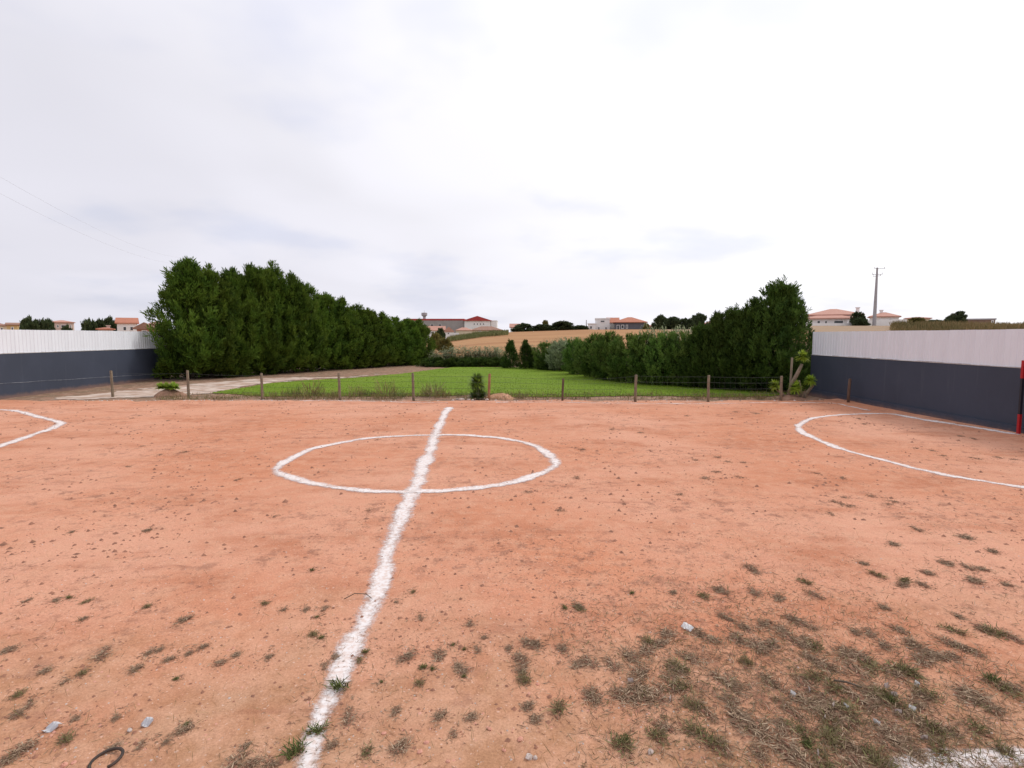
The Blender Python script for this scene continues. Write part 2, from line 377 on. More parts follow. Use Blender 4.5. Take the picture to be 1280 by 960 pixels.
M_MIXW = tinted('half_dried_weed', [(0.15, 0.11, 0.075), (0.23, 0.18, 0.095), (0.18, 0.18, 0.07), (0.46, 0.36, 0.22)])
M_GREENW = tinted('green_weed', [(0.075, 0.075, 0.03), (0.10, 0.13, 0.04), (0.155, 0.175, 0.06), (0.32, 0.28, 0.14)])
M_STRAW = tinted('tall_dry_grass', [(0.12, 0.12, 0.05), (0.22, 0.17, 0.08), (0.34, 0.24, 0.12), (0.16, 0.17, 0.06)])
M_TURF = tinted('grass_blades', [(0.11, 0.18, 0.018), (0.155, 0.25, 0.02), (0.20, 0.29, 0.03), (0.25, 0.27, 0.06)])
M_CROP = tinted('crop_leaves', [(0.10, 0.13, 0.045), (0.15, 0.17, 0.065), (0.21, 0.21, 0.09), (0.28, 0.24, 0.12)])
M_LITTERSOIL = simple('dark_crumbs', (0.22, 0.11, 0.075), (0.36, 0.17, 0.11), 14, 0.95, 0.6, 40)

# ------------------------------------------------------------------ terrain
def zterr(x, y):
    x = np.asarray(x, float); y = np.asarray(y, float)
    r = x / np.maximum(y, 1.0)
    A = np.interp(r, [-0.6, -0.16, -0.10, -0.05, 0.0, 0.13, 0.42, 0.5, 1.0], [0.3, 0.5, 1.9, 3.1, 3.7, 4.35, 4.4, 4.2, 4.2])
    y0 = np.interp(r, [0.42, 0.5], [52, 30]); y1 = np.interp(r, [0.42, 0.5], [150, 86])
    t = np.clip((y - y0) / (y1 - y0), 0, 1)
    z = A * t + np.where(r > 0.45, 0.006 * np.clip(y - 86, 0, 200), 0)
    z = z - np.where((y > 155) & (r < 0.45), np.clip((y - 155) * 0.004, 0, 3.0), 0)
    return z
ys = np.unique(np.concatenate([np.linspace(-40, 60, 51), np.linspace(60, 200, 71), np.array([230, 270, 330, 400, 500, 700, 1000, 1600, 2600, 4000])]))
rs = np.concatenate([[-3000, -800, -250, -90], np.linspace(-60, 60, 61), np.linspace(65, 200, 28), [300, 800, 3000]])
gx, gy = np.meshgrid(rs, ys)
fan = np.clip(gy / 100, 1, 20)
gx = np.where(np.abs(gx) < 250, gx * fan, np.sign(gx) * np.maximum(np.abs(gx), 250 * fan))
gz = zterr(gx, gy) - 0.06 + 0.02 * (fbm(gx * 0.4, gy * 0.4, 3) - 0.5) * (gy > 25)
inp = (gx > -23) & (gx < 15) & (gy < 21)
gz = np.where(inp, -0.25, gz)
def grid_faces(ny, nx):
    i = np.arange(ny * nx).reshape(ny, nx)
    return np.stack([i[:-1, :-1], i[:-1, 1:], i[1:, 1:], i[1:, :-1]], -1).reshape(-1, 4)
me = mesh_np('ground', np.stack([gx, gy, gz], -1).reshape(-1, 3), grid_faces(*gx.shape), [M_TERRAIN], True)
tag(link('ground', me), kind='structure')

# the dirt pitch: a fine uneven sheet
XW_L, XW_R = -21.65, 13.42                    # inner faces of the two boundary walls
FY = gp(640, 499)[1]                          # depth of the fence line
PX = np.arange(-24.0, 15.01, 0.09)
PY = [0.0]
while PY[-1] < FY + 1.6: PY.append(PY[-1] + 0.035 + 0.0075 * PY[-1])
PY = np.array(PY)
def zpitch(x, y):
    x = np.asarray(x, float); y = np.asarray(y, float)
    z = 0.05 * (fbm(x * 0.45, y * 0.45, 11, 3) - 0.5) + 0.022 * (fbm(x * 2.2, y * 2.2, 21, 3) - 0.5) + 0.016 * (vnoise(x * 7, y * 7, 5) - 0.5) * np.clip(1.6 - y / 14, 0, 1)
    # banked crumbs at the foot of the walls
    z = z + 0.02 * np.exp(-((x - XW_L) / 0.9) ** 2) + 0.05 * np.exp(-((x - XW_R) / 0.5) ** 2)
    z = z - 0.12 * np.clip((y - FY + 0.45 + 1.0 * (fbm(x * 1.2, y * 1.2, 33, 3) - 0.5)) / 0.35, 0, 1)
    return z
px_, py_ = np.meshgrid(PX, PY)
pz_ = zpitch(px_, py_)
me = mesh_np('dirt_pitch', np.stack([px_, py_, pz_], -1).reshape(-1, 3), grid_faces(*px_.shape), [M_DIRT], True)
tag(link('dirt_pitch', me), kind='structure')
def zg(x, y):                                 # height of the pitch sheet itself (its own facets)
    i = np.clip(np.searchsorted(PX, x) - 1, 0, len(PX) - 2); j = np.clip(np.searchsorted(PY, y) - 1, 0, len(PY) - 2)
    fx = (x - PX[i]) / (PX[i + 1] - PX[i]); fy = (y - PY[j]) / (PY[j + 1] - PY[j])
    return (pz_[j, i] * (1 - fx) + pz_[j, i + 1] * fx) * (1 - fy) + (pz_[j + 1, i] * (1 - fx) + pz_[j + 1, i + 1] * fx) * fy
def ground_z(x, y):
    return max(float(zg(np.array([x]), np.array([y]))[0]), float(zterr(x, y)) - 0.06) if y < FY + 1.5 else float(max(zterr(x, y) - 0.05, -0.06))

def sheet(name, outline, z, mat, step, seed, rag=0.25):
    """a level sheet inside an outline (world xy), edge made ragged by dropping cells"""
    o = np.array(outline); x0, y0 = o.min(0) - 0.5; x1, y1 = o.max(0) + 0.5
    X = np.arange(x0, x1, step); Y = np.arange(y0, y1, step)
    gx, gy = np.meshgrid(X, Y)
    wx = gx + rag * (fbm(gx * 1.5, gy * 1.5, seed) - 0.5) * 3; wy = gy + rag * (fbm(gx * 1.5, gy * 1.5, seed + 9) - 0.5) * 3
    ins = np.zeros(gx.shape, bool); n = len(o)
    for i in range(n):
        (ax, ay), (bx, by) = o[i], o[(i + 1) % n]
        if ay == by: continue
        c = ((ay > wy) != (by > wy)) & (wx < (bx - ax) * (wy - ay) / (by - ay) + ax)
        ins ^= c
    gz = z + 0.012 * (fbm(gx * 0.7, gy * 0.7, seed + 3) - 0.5)
    # sink the rim so that it runs into the ground
    F = grid_faces(*gx.shape); keep = ins.reshape(-1)[F].all(1); F = F[keep]
    used = np.unique(F); rem = np.zeros(gx.size, int); rem[used] = np.arange(len(used))
    V = np.stack([gx, gy, gz], -1).reshape(-1, 3)[used]
    return mesh_np(name, V, rem[F], [mat], True)
lawn_px = [(262, 490), (300, 484), (335, 478.5), (375, 474.7), (430, 472.2), (500, 466.6), (545, 460.6), (566, 458.2), (690, 458.5), (760, 463), (850, 470), (930, 480), (1000, 492), (930, 495.5), (800, 493.5), (700, 495.5), (628, 495), (600, 492), (560, 494), (480, 494.5), (330, 494.5)]
LAWN = [gp(a, b) for a, b in lawn_px]
tag(link('lawn', sheet('lawn', LAWN, -0.032, M_LAWN, 0.13, 40, 0.2)), kind='structure')
path_px = [(50, 499), (64, 496.5), (140, 488.5), (190, 483.5), (240, 479), (320, 472), (375, 470.6), (430, 470.2), (470, 467.6), (480, 467.6), (430, 471.4), (375, 474.0), (335, 478.6), (300, 484.5), (262, 491.5), (200, 495), (120, 498)]
tag(link('path', sheet('path', [gp(a, b) for a, b in path_px], -0.040, M_PATH, 0.12, 50, 0.55)), kind='structure')
strip = [(-21.5, 22.75), (-12, 23.0), (-4, 22.9), (1, 23.2), (12.0, 22.9), (12.0, 23.35), (3, 23.5), (-6, 23.3), (-14, 23.4), (-21.5, 23.3)]

# ------------------------------------------------------------------ chalk lines
def catmull(p, step=0.05):
    p = np.array(p, float); q = np.vstack([2 * p[0] - p[1], p, 2 * p[-1] - p[-2]]); res = []
    for i in range(1, len(q) - 2):
        n = max(2, int(np.linalg.norm(q[i + 1] - q[i]) / step)); t = np.linspace(0, 1, n, endpoint=False)[:, None]
        a, b, c, d = q[i - 1], q[i], q[i + 1], q[i + 2]
        res.append(0.5 * ((2 * b) + (c - a) * t + (2 * a - 5 * b + 4 * c - d) * t ** 2 + (3 * b - a - 3 * c + d) * t ** 3))
    return np.vstack(res + [p[-1:]])
def chalk(name, pts, width, label, faint=False, seed=1, closed=False, cat='pitch line', zoff=0.006, wfun=None):
    pts = list(pts)
    if closed: pts = pts + [pts[0]]
    c = catmull(pts); n = len(c)
    seg = np.r_[0, np.cumsum(np.linalg.norm(np.diff(c, axis=0), axis=1))]; n = int(seg[-1] / 0.05) + 1; u = np.linspace(0, seg[-1], n)
    c = np.stack([np.interp(u, seg, c[:, 0]), np.interp(u, seg, c[:, 1])], 1)
    kk = np.exp(-np.linspace(-2, 2, 17) ** 2); kk /= kk.sum(); e = 8        # hand marked curves have no kinks
    pad = np.vstack([c[-e - 1:-1], c, c[1:e + 1]]) if closed else np.vstack([2 * c[0] - c[e:0:-1], c, 2 * c[-1] - c[-2:-e - 2:-1]])
    c = np.stack([np.convolve(pad[:, q], kk, 'valid') for q in (0, 1)], 1)
    t = np.gradient(c, axis=0); t /= np.linalg.norm(t, axis=1)[:, None] + 1e-9
    nr = np.stack([-t[:, 1], t[:, 0]], 1); s = np.arange(n) * 0.05
    w = width * (0.85 + 0.5 * (fbm(s * 0.9, s * 0 + seed, seed, 3) - 0.3))
    if wfun is not None: w = w * wfun(c)
    c = c + nr * ((fbm(s * 0.7, s * 0 + 4.5, seed + 2, 3) - 0.5) * 0.09)[:, None]
    k = np.linspace(-1, 1, 9); xy = c[:, None, :] + nr[:, None, :] * (k[None, :] * w[:, None])[..., None] * 0.92
    z = zg(xy[..., 0].ravel(), xy[..., 1].ravel()).reshape(n, 9) + zoff
    me = mesh_np(name, np.concatenate([xy, z[..., None]], -1).reshape(-1, 3), grid_faces(n, 9)[:, ::-1], [M_CHALK_FAINT if faint else M_CHALK], True,
                 attrs={'edge': np.tile(np.abs(k), n)})
    return tag(link(name, me), label, cat)
half_px = [(374, 1010), (386, 960), (391, 930), (401, 897), (413, 870), (421, 848), (432, 820), (442, 800), (455, 774), (465, 750), (475, 725), (482, 703), (490, 677), (499, 655), (509, 632), (516, 614), (524, 596), (532, 577), (540, 557), (547, 537), (556, 517), (561, 509)]
chalk('halfway_line', [gp(*p) for p in half_px], 0.19, 'broad white chalk line running from the foreground up the middle of the dirt', seed=3,
      wfun=lambda c: np.interp(c[:, 1], [3, 6, 9, 20], [0.72, 1.0, 1.35, 1.45]))
circ_px = [(345, 587), (357, 577), (372, 569), (392, 561), (425, 554), (460, 548), (507, 544.8), (545, 544), (582, 544.3), (617, 547), (645, 551), (672, 560), (685, 569), (694, 579), (685, 587), (665, 595.5), (640, 604), (607, 609.5), (557, 614), (507, 615.5), (470, 614.5), (432, 611.5), (402, 607), (375, 600), (355, 593)]
chalk('centre_circle', [gp(*p) for p in circ_px], 0.225, 'closed white chalk circle around the middle of the dirt pitch', seed=5, closed=True, zoff=0.010)
rd_px = [(1275, 546), (1260, 543.5), (1235, 539), (1197, 532), (1147, 523.5), (1110, 517), (1072, 517.2), (1042, 519), (1017, 523), (1001, 530), (999, 537), (1010, 544.5), (1035, 555), (1060, 563.5), (1085, 570), (1122, 579.5), (1160, 589), (1197, 596.5), (1235, 603), (1280, 610)]
chalk('goal_area_line', [gp(*p) for p in rd_px] + [(9.9, 8.3), (12.0, 7.6), (13.1, 7.7)], 0.19, 'curved white chalk goal area line on the right beside the slate wall', seed=8)
ld_px = [(-60, 513), (0, 512.5), (25, 514.5), (42, 519), (60, 524.5), (76, 529), (70, 534), (50, 540.5), (25, 549.5), (0, 557.5), (-60, 575)]
chalk('goal_area_line', [gp(*p) for p in ld_px], 0.22, 'curved white chalk goal area line cut off by the left edge', seed=9)
chalk('touchline', [gp(*p) for p in [(170, 498.5), (230, 499), (300, 499.5), (400, 501), (480, 502), (560, 503.5)]], 0.2, 'faded chalk touchline in front of the fence on the left', True, 12)
chalk('touchline', [gp(*p) for p in [(620, 503), (700, 503), (800, 504), (900, 504.5), (960, 504), (1035, 504), (1062, 508), (1088, 513)]], 0.2, 'faded chalk touchline in front of the fence on the right', True, 14)
chalk('chalk_spill', [gp(*p) for p in [(1120, 968), (1160, 951), (1190, 955), (1230, 948), (1290, 944)]], 0.15, 'patch of spilt white chalk in the bottom right corner', seed=15, cat='chalk')

# ------------------------------------------------------------------ boundary walls
def corrugated(length, h):
    """one sheet: trapezoid ribs every 0.2 m, run along +Y, thickness 12 mm, face towards +X"""
    ys_, xs_ = [], []
    y = 0.0
    while y < length - 1e-6:
        for dy, dx in ((0.0, 0.0), (0.115, 0.0), (0.135, 0.016), (0.175, 0.016), (0.195, 0.0)):
            if y + dy <= length: ys_.append(y + dy); xs_.append(dx)
        y += 0.2
    ys_.append(length); xs_.append(0.0)
    v, f = [], []; n = len(ys_)
    for off in (0.0, -0.012):
        for z in (0, h):
            for yy, xx in zip(ys_, xs_): v.append((xx + off, yy, z))
    for i in range(n - 1):
        f.append((i, i + 1, n + i + 1, n + i)); f.append((2 * n + i + 1, 2 * n + i, 3 * n + i, 3 * n + i + 1))
        f.append((n + i, n + i + 1, 3 * n + i + 1, 3 * n + i)); f.append((i + 1, i, 2 * n + i, 2 * n + i + 1))
    f.append((0, n, 3 * n, 2 * n)); f.append((n - 1, 3 * n - 1, 4 * n - 1, 2 * n - 1))
    return v, f
def boundary_wall(x, face, y0, y1, h_dark, h_top, label, plinth, seed):
    rnd = random.Random(seed)
    root = empty('boundary_wall', (x, y0, 0)); tag(root, label, 'wall')
    ln = y1 - y0
    m = MB(); m.box((-face * 0.1, ln / 2, h_dark / 2 - 0.2), (0.2, ln, h_dark + 0.4)); m.build('masonry', M_SLATE, root)
    m = MB()
    if plinth: m.box((face * 0.045, ln / 2, 0.06), (0.085, ln - 0.004, 0.32)); m.build('plinth', M_SLATE, root)
    else:                                    # a thin pale joint line
        m.tube([(face * 0.002, yy, 0.62 - 0.028 * max(0.0, yy - 25.0) + 0.012 * rnd.uniform(-1, 1)) for yy in np.arange(0.05, ln, 0.7)], 0.011, 5); m.build('joint', M_JOINT, root)
    v, f = [], []                            # lumpy mortar bed between wall and sheets
    m = MB(); yy = 0.0
    while yy < ln - 0.1:
        d = min(rnd.uniform(0.12, 0.5), ln - yy)
        hgt = rnd.uniform(0.012, 0.04)
        m.box((-face * 0.09 + face * rnd.uniform(0.0, 0.012), yy + d / 2, h_dark + hgt / 2 - 0.002), (0.2, d - 0.004, hgt)); yy += d
    bed = m.build('mortar_bed', M_MORTAR, root); bed['kind'] = 'stuff'
    sv, sf = corrugated(1.0, h_top - h_dark - 0.012); ms = mesh_np('metal_sheet', sv, sf, [M_SHEET])
    k = 0
    while k * 1.0 < ln - 0.9:
        o = link('metal_sheet', ms, root)
        if face > 0: o.location = (-0.03, k * 1.0 + 0.003, h_dark + 0.02 + rnd.uniform(-0.006, 0.006))
        else: o.location = (0.03, k * 1.0 + 0.997, h_dark + 0.02 + rnd.uniform(-0.006, 0.006)); o.rotation_euler = (0, 0, math.pi)
        k += 1
    return root
boundary_wall(XW_L, 1, -2.0, 36.0, 1.84, 2.865, 'boundary wall on the left, sunlit, slate grey below white ribbed metal sheets', False, 1)
boundary_wall(XW_R, -1, -2.4, 25.6, 1.755, 2.775, 'boundary wall on the right, shaded, dark slate below white ribbed metal sheets', True, 2)

# ------------------------------------------------------------------ small goal
gxp, gyp = gp(1272.8, 545)
groot = empty('football_goal', (gxp, gyp, 0)); tag(groot, 'small goal with red and black striped posts against the right wall', 'goal')
GH = P(1275, 450.5, gyp)[2]; GW = 3.0; bs = 0.065
for yy in (0.0, -GW):
    for z0, z1, mt, nm in ((0.0, GH * 0.29, M_RED, 'lower_post'), (GH * 0.29, GH * 0.765, M_NAVY, 'middle_post'), (GH * 0.765, GH, M_RED, 'upper_post')):
        m = MB(); m.box((0, yy, (z0 + z1) / 2), (bs if mt is M_RED else bs - 0.006, bs if mt is M_RED else bs - 0.006, z1 - z0)); m.build(nm, mt, groot)
for k, mt in enumerate((M_RED, M_NAVY, M_RED)):
    ln = (GW - bs) / 3
    m = MB(); m.box((0, -bs / 2 - ln * (k + 0.5), GH - bs / 2), (bs - 0.004, ln, bs - 0.004)); m.build('crossbar', mt, groot)
for yy in (0.0, -GW):
    m = MB(); m.box((0.15, yy, GH - 0.02), (0.24 - bs / 2 + 0.02, 0.04, 0.04)); m.build('top_bracket', M_RED, groot)
    m = MB(); m.box((0.15, yy, 0.03), (0.24 - bs / 2 + 0.02, 0.04, 0.04)); m.build('base_bracket', M_RED, groot)
m = MB(); m.box((0.26, -GW / 2, 0.03), (0.04, GW, 0.04)); m.build('ground_bar', M_RED, groot)

# ------------------------------------------------------------------ wire fence
froot = empty('wire_fence', (0, FY, 0)); tag(froot, 'low wire fence on wooden posts between the dirt pitch and the lawn', 'fence')
posts = [(141, 463, 495, M_POST, None), (236, 463, 496.5, M_POST, None), (328, 466, 498.5, M_POST, None), (425, 466, 499, M_POST, None), (517, 466, 499.5, M_POST, None),
         (611, 467, 499.5, M_POST_RED, 'reddish fence post beside the yucca'), (703, 473, 501, M_POST_DARK, 'short dark fence post'), (794, 468, 502, M_POST, None),
         (885, 469, 502, M_POST, None), (976, 470, 501, M_POST, None), (1060, 473, 504, M_POST_DARK, 'brown fence post standing alone by the slate wall')]
rp = random.Random(3); tops = []
for i, (a, yt, yb, mt, lb) in enumerate(posts):
    x, y = gp(a, yb); h = P(a, yt, y)[2]; lean = (rp.uniform(-0.04, 0.04), rp.uniform(-0.04, 0.04)); z0 = ground_z(x, y)
    m = MB(); r = 0.055 if i not in (6,) else 0.045
    m.tube([(0, 0, -0.25), (lean[0] * .2, lean[1] * .2, h * .3), (lean[0] * .6, lean[1] * .6, h * .7), (lean[0], lean[1], h - z0 - .02), (lean[0], lean[1], h - z0)], [r * 1.05, r, r * .97, r * .95, r * .75], 9)
    o = m.build('post', mt, froot, True, (x, y - FY, z0))
    if lb: o['label'] = lb
    tops.append((x + lean[0], y - FY + lean[1], z0, h))
for lev in (0.10, 0.30, 0.52, 0.74, 0.95):
    pts = []
    for (xa, ya, za, ha), (xb, yb, zb, hb) in zip(tops[:9], tops[1:10]):
        sag = rp.uniform(0.01, 0.05)
        for k in range(6):
            t = k / 6; z = (za + ha * lev) * (1 - t) + (zb + hb * lev) * t - sag * 4 * t * (1 - t) + rp.uniform(-.006, .006)
            pts.append((xa + (xb - xa) * t, ya + (yb - ya) * t - 0.06, z))
    xb, yb, zb, hb = tops[9]; pts.append((xb, yb - 0.06, zb + hb * lev))
    m = MB(); m.tube(pts, 0.0035, 4); m.build('wire', M_WIRE, froot)
m = MB()
for (xa, ya, za, ha), (xb, yb, zb, hb) in zip(tops[:9], tops[1:10]):
    if xa < -6: continue
    n = 14
    for k in range(1, n):
        t = k / n; x = xa + (xb - xa) * t; y = ya + (yb - ya) * t - 0.06; h = ha + (hb - ha) * t; z = za + (zb - za) * t
        m.tube([(x + rp.uniform(-.02, .02), y, z + 0.06), (x + rp.uniform(-.02, .02), y, z + h * .93)], 0.0022, 3, False)
o = m.build('netting', M_WIRE, froot); o['kind'] = 'stuff'

# ------------------------------------------------------------------ foliage builders
def blades(P0, D, Ln, Wd, rng, up=None):
    """each blade: a slightly folded kite of two triangles"""
    n = len(P0); D = D / (np.linalg.norm(D, axis=1)[:, None] + 1e-9)
    rv = rng.normal(size=(n, 3)); s = np.cross(D, rv); s /= np.linalg.norm(s, axis=1)[:, None] + 1e-9
    mid = P0 + D * (Ln * rng.uniform(.35, .55, n))[:, None]; nn = np.cross(D, s)
    fold = nn * (Wd * 0.25)[:, None]
    V = np.stack([P0, mid + s * (Wd * .5)[:, None] + fold, P0 + D * Ln[:, None], mid - s * (Wd * .5)[:, None] + fold], 1).reshape(-1, 3)
    b = np.arange(n)[:, None] * 4
    F = np.concatenate([b + np.array([[0, 1, 2]]), b + np.array([[0, 2, 3]])], 0)
    return V, F
def profile(style, t):
    if style == 'column': return np.minimum(1.0, 1.25 * (1 - t) ** 0.62) * (0.92 + 0.08 * np.minimum(t / 0.25, 1))
    if style == 'cone': return (1 - t) ** 0.75 * (0.75 + 0.25 * np.minimum(t / 0.12, 1))
    if style == 'egg': return np.sqrt(np.clip(1 - ((t - 0.42) / 0.58) ** 2, 0, 1)) * 0.98 + 0.02
    if style == 'dome': return np.sqrt(np.clip(1 - t ** 2.2, 0, 1))
    return np.sqrt(np.clip(1 - (2 * t - 1) ** 2, 0, 1))
def conifer(seed, H, Rd, style, nb=110, spr=13, nbl=8, ln=(0.16, 0.34), mat=None, rise=0.9, leaders=5, z0=0.03, bulge=0.25, wfac=0.22):
    """returns (crown mesh, trunk mesh): limbs rise from the trunk, each carries pinnate sprays"""
    rng = np.random.default_rng(seed)
    m = MB()
    sway = rng.normal(0, 0.03, (5, 2)) * H * 0.3
    tp = [(sway[k][0] * (k > 0), sway[k][1] * (k > 0), H * 0.93 * k / 4) for k in range(5)]
    m.tube(tp, [0.022 * H * (1 - 0.22 * k) for k in range(5)], 8)
    P0, D, Ln, tint = [], [], [], []
    lob = rng.uniform(0, 6.28, 8); amp = rng.uniform(0.4, 1, 8)
    for b in range(nb):
        lead = b < leaders
        t = rng.uniform(0, 1) ** 0.9; a = rng.uniform(0, 2 * math.pi)
        if lead: t = rng.uniform(0.55, 0.85)
        lobes = sum(amp[k] * math.cos((k % 4 + 1) * a + lob[k] + 5 * t * (1 if k % 2 else -1)) for k in range(8)) / 4
        rad = Rd * float(profile(style, np.array(t))) * (1 + bulge * lobes) * rng.uniform(0.80, 1.12)
        tipz = (z0 + (1 - z0) * t) * H
        if lead: rad *= rng.uniform(.55, .95); tipz = tipz + H * rng.uniform(0.08, 0.17)
        tip = np.array([math.cos(a) * rad, math.sin(a) * rad, tipz])
        tip[2] += rng.normal(0, 0.02) * H
        base = np.array([0, 0, max(0.04 * H, tipz - rad * rise - 0.05 * H)])
        ax = tip - base; l = np.linalg.norm(ax); ax /= l
        if b % 3 == 0 and rad > 0.2: m.tube([base, base + ax * l * .45, base + ax * l * .82], [0.006 * H, 0.004 * H, 0.0015 * H], 4, False)
        ns = spr + int(spr * 0.6 * rad / Rd)
        s = rng.uniform(0.16, 1.0, ns) ** 0.75; s[:3] = 1.0
        ctl = np.array([tip[0] * .8, tip[1] * .8, base[2] + .30 * (tip[2] - base[2])]); s1 = s[:, None]   # limbs sweep out, then up
        c = base * (1 - s1) ** 2 + ctl * (2 * s1 * (1 - s1)) + tip * s1 ** 2 + rng.normal(0, 1, (ns, 3)) * (0.045 * Rd + 0.045) * np.array([1, 1, 1.3]) * (1.25 - .7 * s1)
        # spray axes: mostly along the limb, turning upwards
        sa = ax * 0.7 + np.array([0, 0, 0.55]) + rng.normal(0, .38, (ns, 3)); sa /= np.linalg.norm(sa, axis=1)[:, None]
        btint = rng.uniform(0.15, 0.85)
        for k in range(nbl):
            f = k / nbl; L0 = rng.uniform(ln[0], ln[1], ns)
            side = np.cross(sa, rng.normal(size=(ns, 3))); side /= np.linalg.norm(side, axis=1)[:, None]
            P0.append(c + sa * (f * 0.32 * (ln[1] / 0.34))[..., None] if np.ndim(f) else c + sa * (f * 0.9 * ln[1]))
            D.append(sa * 1.0 + side * (0.75 * (1 - f * .6))); Ln.append(L0 * (1 - .45 * f))
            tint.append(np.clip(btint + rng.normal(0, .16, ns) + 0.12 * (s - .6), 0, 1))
    P0 = np.concatenate(P0); D = np.concatenate(D); Ln = np.concatenate(Ln); tint = np.concatenate(tint)
    P0[:, 2] = np.maximum(P0[:, 2], 0.02)
    V, F = blades(P0, D, Ln, Ln * wfac * rng.uniform(.7, 1.3, len(Ln)), rng)
    V[:, 2] = np.maximum(V[:, 2], 0.0)
    return mesh_np('crown', V, F, [mat], False, attrs={'tint': np.repeat(tint, 4)}), mesh_np('trunk', m.v, m.f, [M_BARK], True)
def plant(name, loc, meshes, scale, rz, label, cat, group, mat=None):
    root = empty(name, loc, rz); root.scale = scale; tag(root, label, cat, group)
    link('crown', meshes[0], root); link('trunk', meshes[1], root)
    return root
ORD = ['first', 'second', 'third', 'fourth', 'fifth', 'sixth', 'seventh', 'eighth', 'ninth', 'tenth', 'eleventh', 'twelfth', 'thirteenth', 'fourteenth', 'fifteenth']

# left row of tall cypresses
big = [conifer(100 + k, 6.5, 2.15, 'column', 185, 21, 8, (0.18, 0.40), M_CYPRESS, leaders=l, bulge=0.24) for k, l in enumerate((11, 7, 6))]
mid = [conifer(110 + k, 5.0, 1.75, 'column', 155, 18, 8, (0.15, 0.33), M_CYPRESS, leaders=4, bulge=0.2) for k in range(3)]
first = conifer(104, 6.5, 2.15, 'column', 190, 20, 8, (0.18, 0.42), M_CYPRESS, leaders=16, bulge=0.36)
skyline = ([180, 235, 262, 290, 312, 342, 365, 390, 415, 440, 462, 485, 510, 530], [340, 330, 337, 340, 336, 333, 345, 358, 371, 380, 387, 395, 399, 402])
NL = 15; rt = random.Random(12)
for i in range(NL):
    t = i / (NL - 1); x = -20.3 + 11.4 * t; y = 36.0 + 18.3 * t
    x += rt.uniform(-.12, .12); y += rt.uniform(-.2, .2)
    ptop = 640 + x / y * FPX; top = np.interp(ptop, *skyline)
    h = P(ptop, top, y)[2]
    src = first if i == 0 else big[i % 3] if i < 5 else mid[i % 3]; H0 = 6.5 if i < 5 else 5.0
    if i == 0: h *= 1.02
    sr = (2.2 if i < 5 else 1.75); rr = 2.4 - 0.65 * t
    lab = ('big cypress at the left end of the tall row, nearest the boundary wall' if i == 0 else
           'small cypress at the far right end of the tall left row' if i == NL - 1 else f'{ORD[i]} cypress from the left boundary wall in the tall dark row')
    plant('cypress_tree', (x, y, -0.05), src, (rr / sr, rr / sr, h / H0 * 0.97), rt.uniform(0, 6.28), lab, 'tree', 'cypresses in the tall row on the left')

# right row: from the tall cypress at the wall back to the two small cones
dk = [conifer(130 + k, 5.2, 1.75, 'column', 200, 22, 8, (0.14, 0.32), M_CYPRESS_D, leaders=5, bulge=0.2, rise=1.3) for k in range(2)]
yc = [conifer(140 + k, 2.6, 0.85, 'cone', 120, 12, 7, (0.10, 0.22), M_CYPRESS_D, leaders=2, bulge=0.15) for k in range(2)]
sh = [conifer(150 + k, 2.8, 1.15, 'egg', 110, 13, 8, (0.12, 0.27), M_SHRUB, leaders=6, bulge=0.3, rise=1.1, wfac=0.26) for k in range(3)]
gb = conifer(160, 2.4, 1.0, 'egg', 110, 13, 8, (0.12, 0.26), M_GREYBUSH, leaders=3, bulge=0.2, wfac=0.2)
right_row = [(974, 350, 27.4, dk[0], 5.2, 1.75, 1.72, 'cypress_tree', 'tallest dark cypress, at the right end of the hedge next to the slate wall'),
             (942, 374, 28.0, dk[1], 5.2, 1.75, 1.35, 'cypress_tree', 'dark cypress just left of the tallest one on the right'),
             (918, 383, 28.5, dk[0], 5.2, 1.75, 1.2, 'cypress_tree', 'second dark cypress left of the tallest one on the right'),
             (897, 391, 28.9, dk[1], 5.2, 1.75, 1.1, 'cypress_tree', 'third dark cypress left of the tallest one on the right'),
             (876, 404, 29.5, dk[0], 5.2, 1.75, 1.05, 'cypress_tree', 'lowest dark cypress, where the right row steps down to shrubs'),
             (855, 414, 30.4, sh[0], 2.8, 1.15, 1.05, 'hedge_shrub', 'green shrub right beside the lowest dark cypress in the hedge'),
             (832, 415, 31.0, sh[1], 2.8, 1.15, 1.1, 'hedge_shrub', 'green shrub in front of the pale cane tuft in the hedge'),
             (808, 417, 31.8, sh[2], 2.8, 1.15, 1.1, 'hedge_shrub', 'green hedge shrub behind the fence post right of mid lawn'),
             (784, 417, 33.0, sh[0], 2.8, 1.15, 1.1, 'hedge_shrub', 'green hedge shrub below the grey house on the crest'),
             (762, 415, 34.6, sh[1], 2.8, 1.15, 1.05, 'hedge_shrub', 'green hedge shrub with pointed tips below the white house'),
             (743, 418, 36.5, sh[2], 2.8, 1.15, 1.05, 'hedge_shrub', 'green hedge shrub at the corner of the hedge above the lawn'),
             (723, 422, 39.5, sh[0], 2.8, 1.15, 1.0, 'hedge_shrub', 'green hedge shrub right of the round grey bush'),
             (703, 426, 43.5, gb, 2.4, 1.0, 1.1, 'round_bush', 'round grey green bush at the back of the lawn'),
             (682, 428, 45.5, sh[1], 2.8, 1.15, 0.95, 'hedge_shrub', 'green shrub between the grey bush and the small cone trees'),
             (657, 426, 46.5, yc[0], 2.6, 0.85, 0.85, 'cypress_tree', 'right one of two small dark cone trees behind the lawn'),
             (638, 425, 47.2, yc[1], 2.6, 0.85, 0.8, 'cypress_tree', 'left one of two small dark cone trees behind the lawn')]
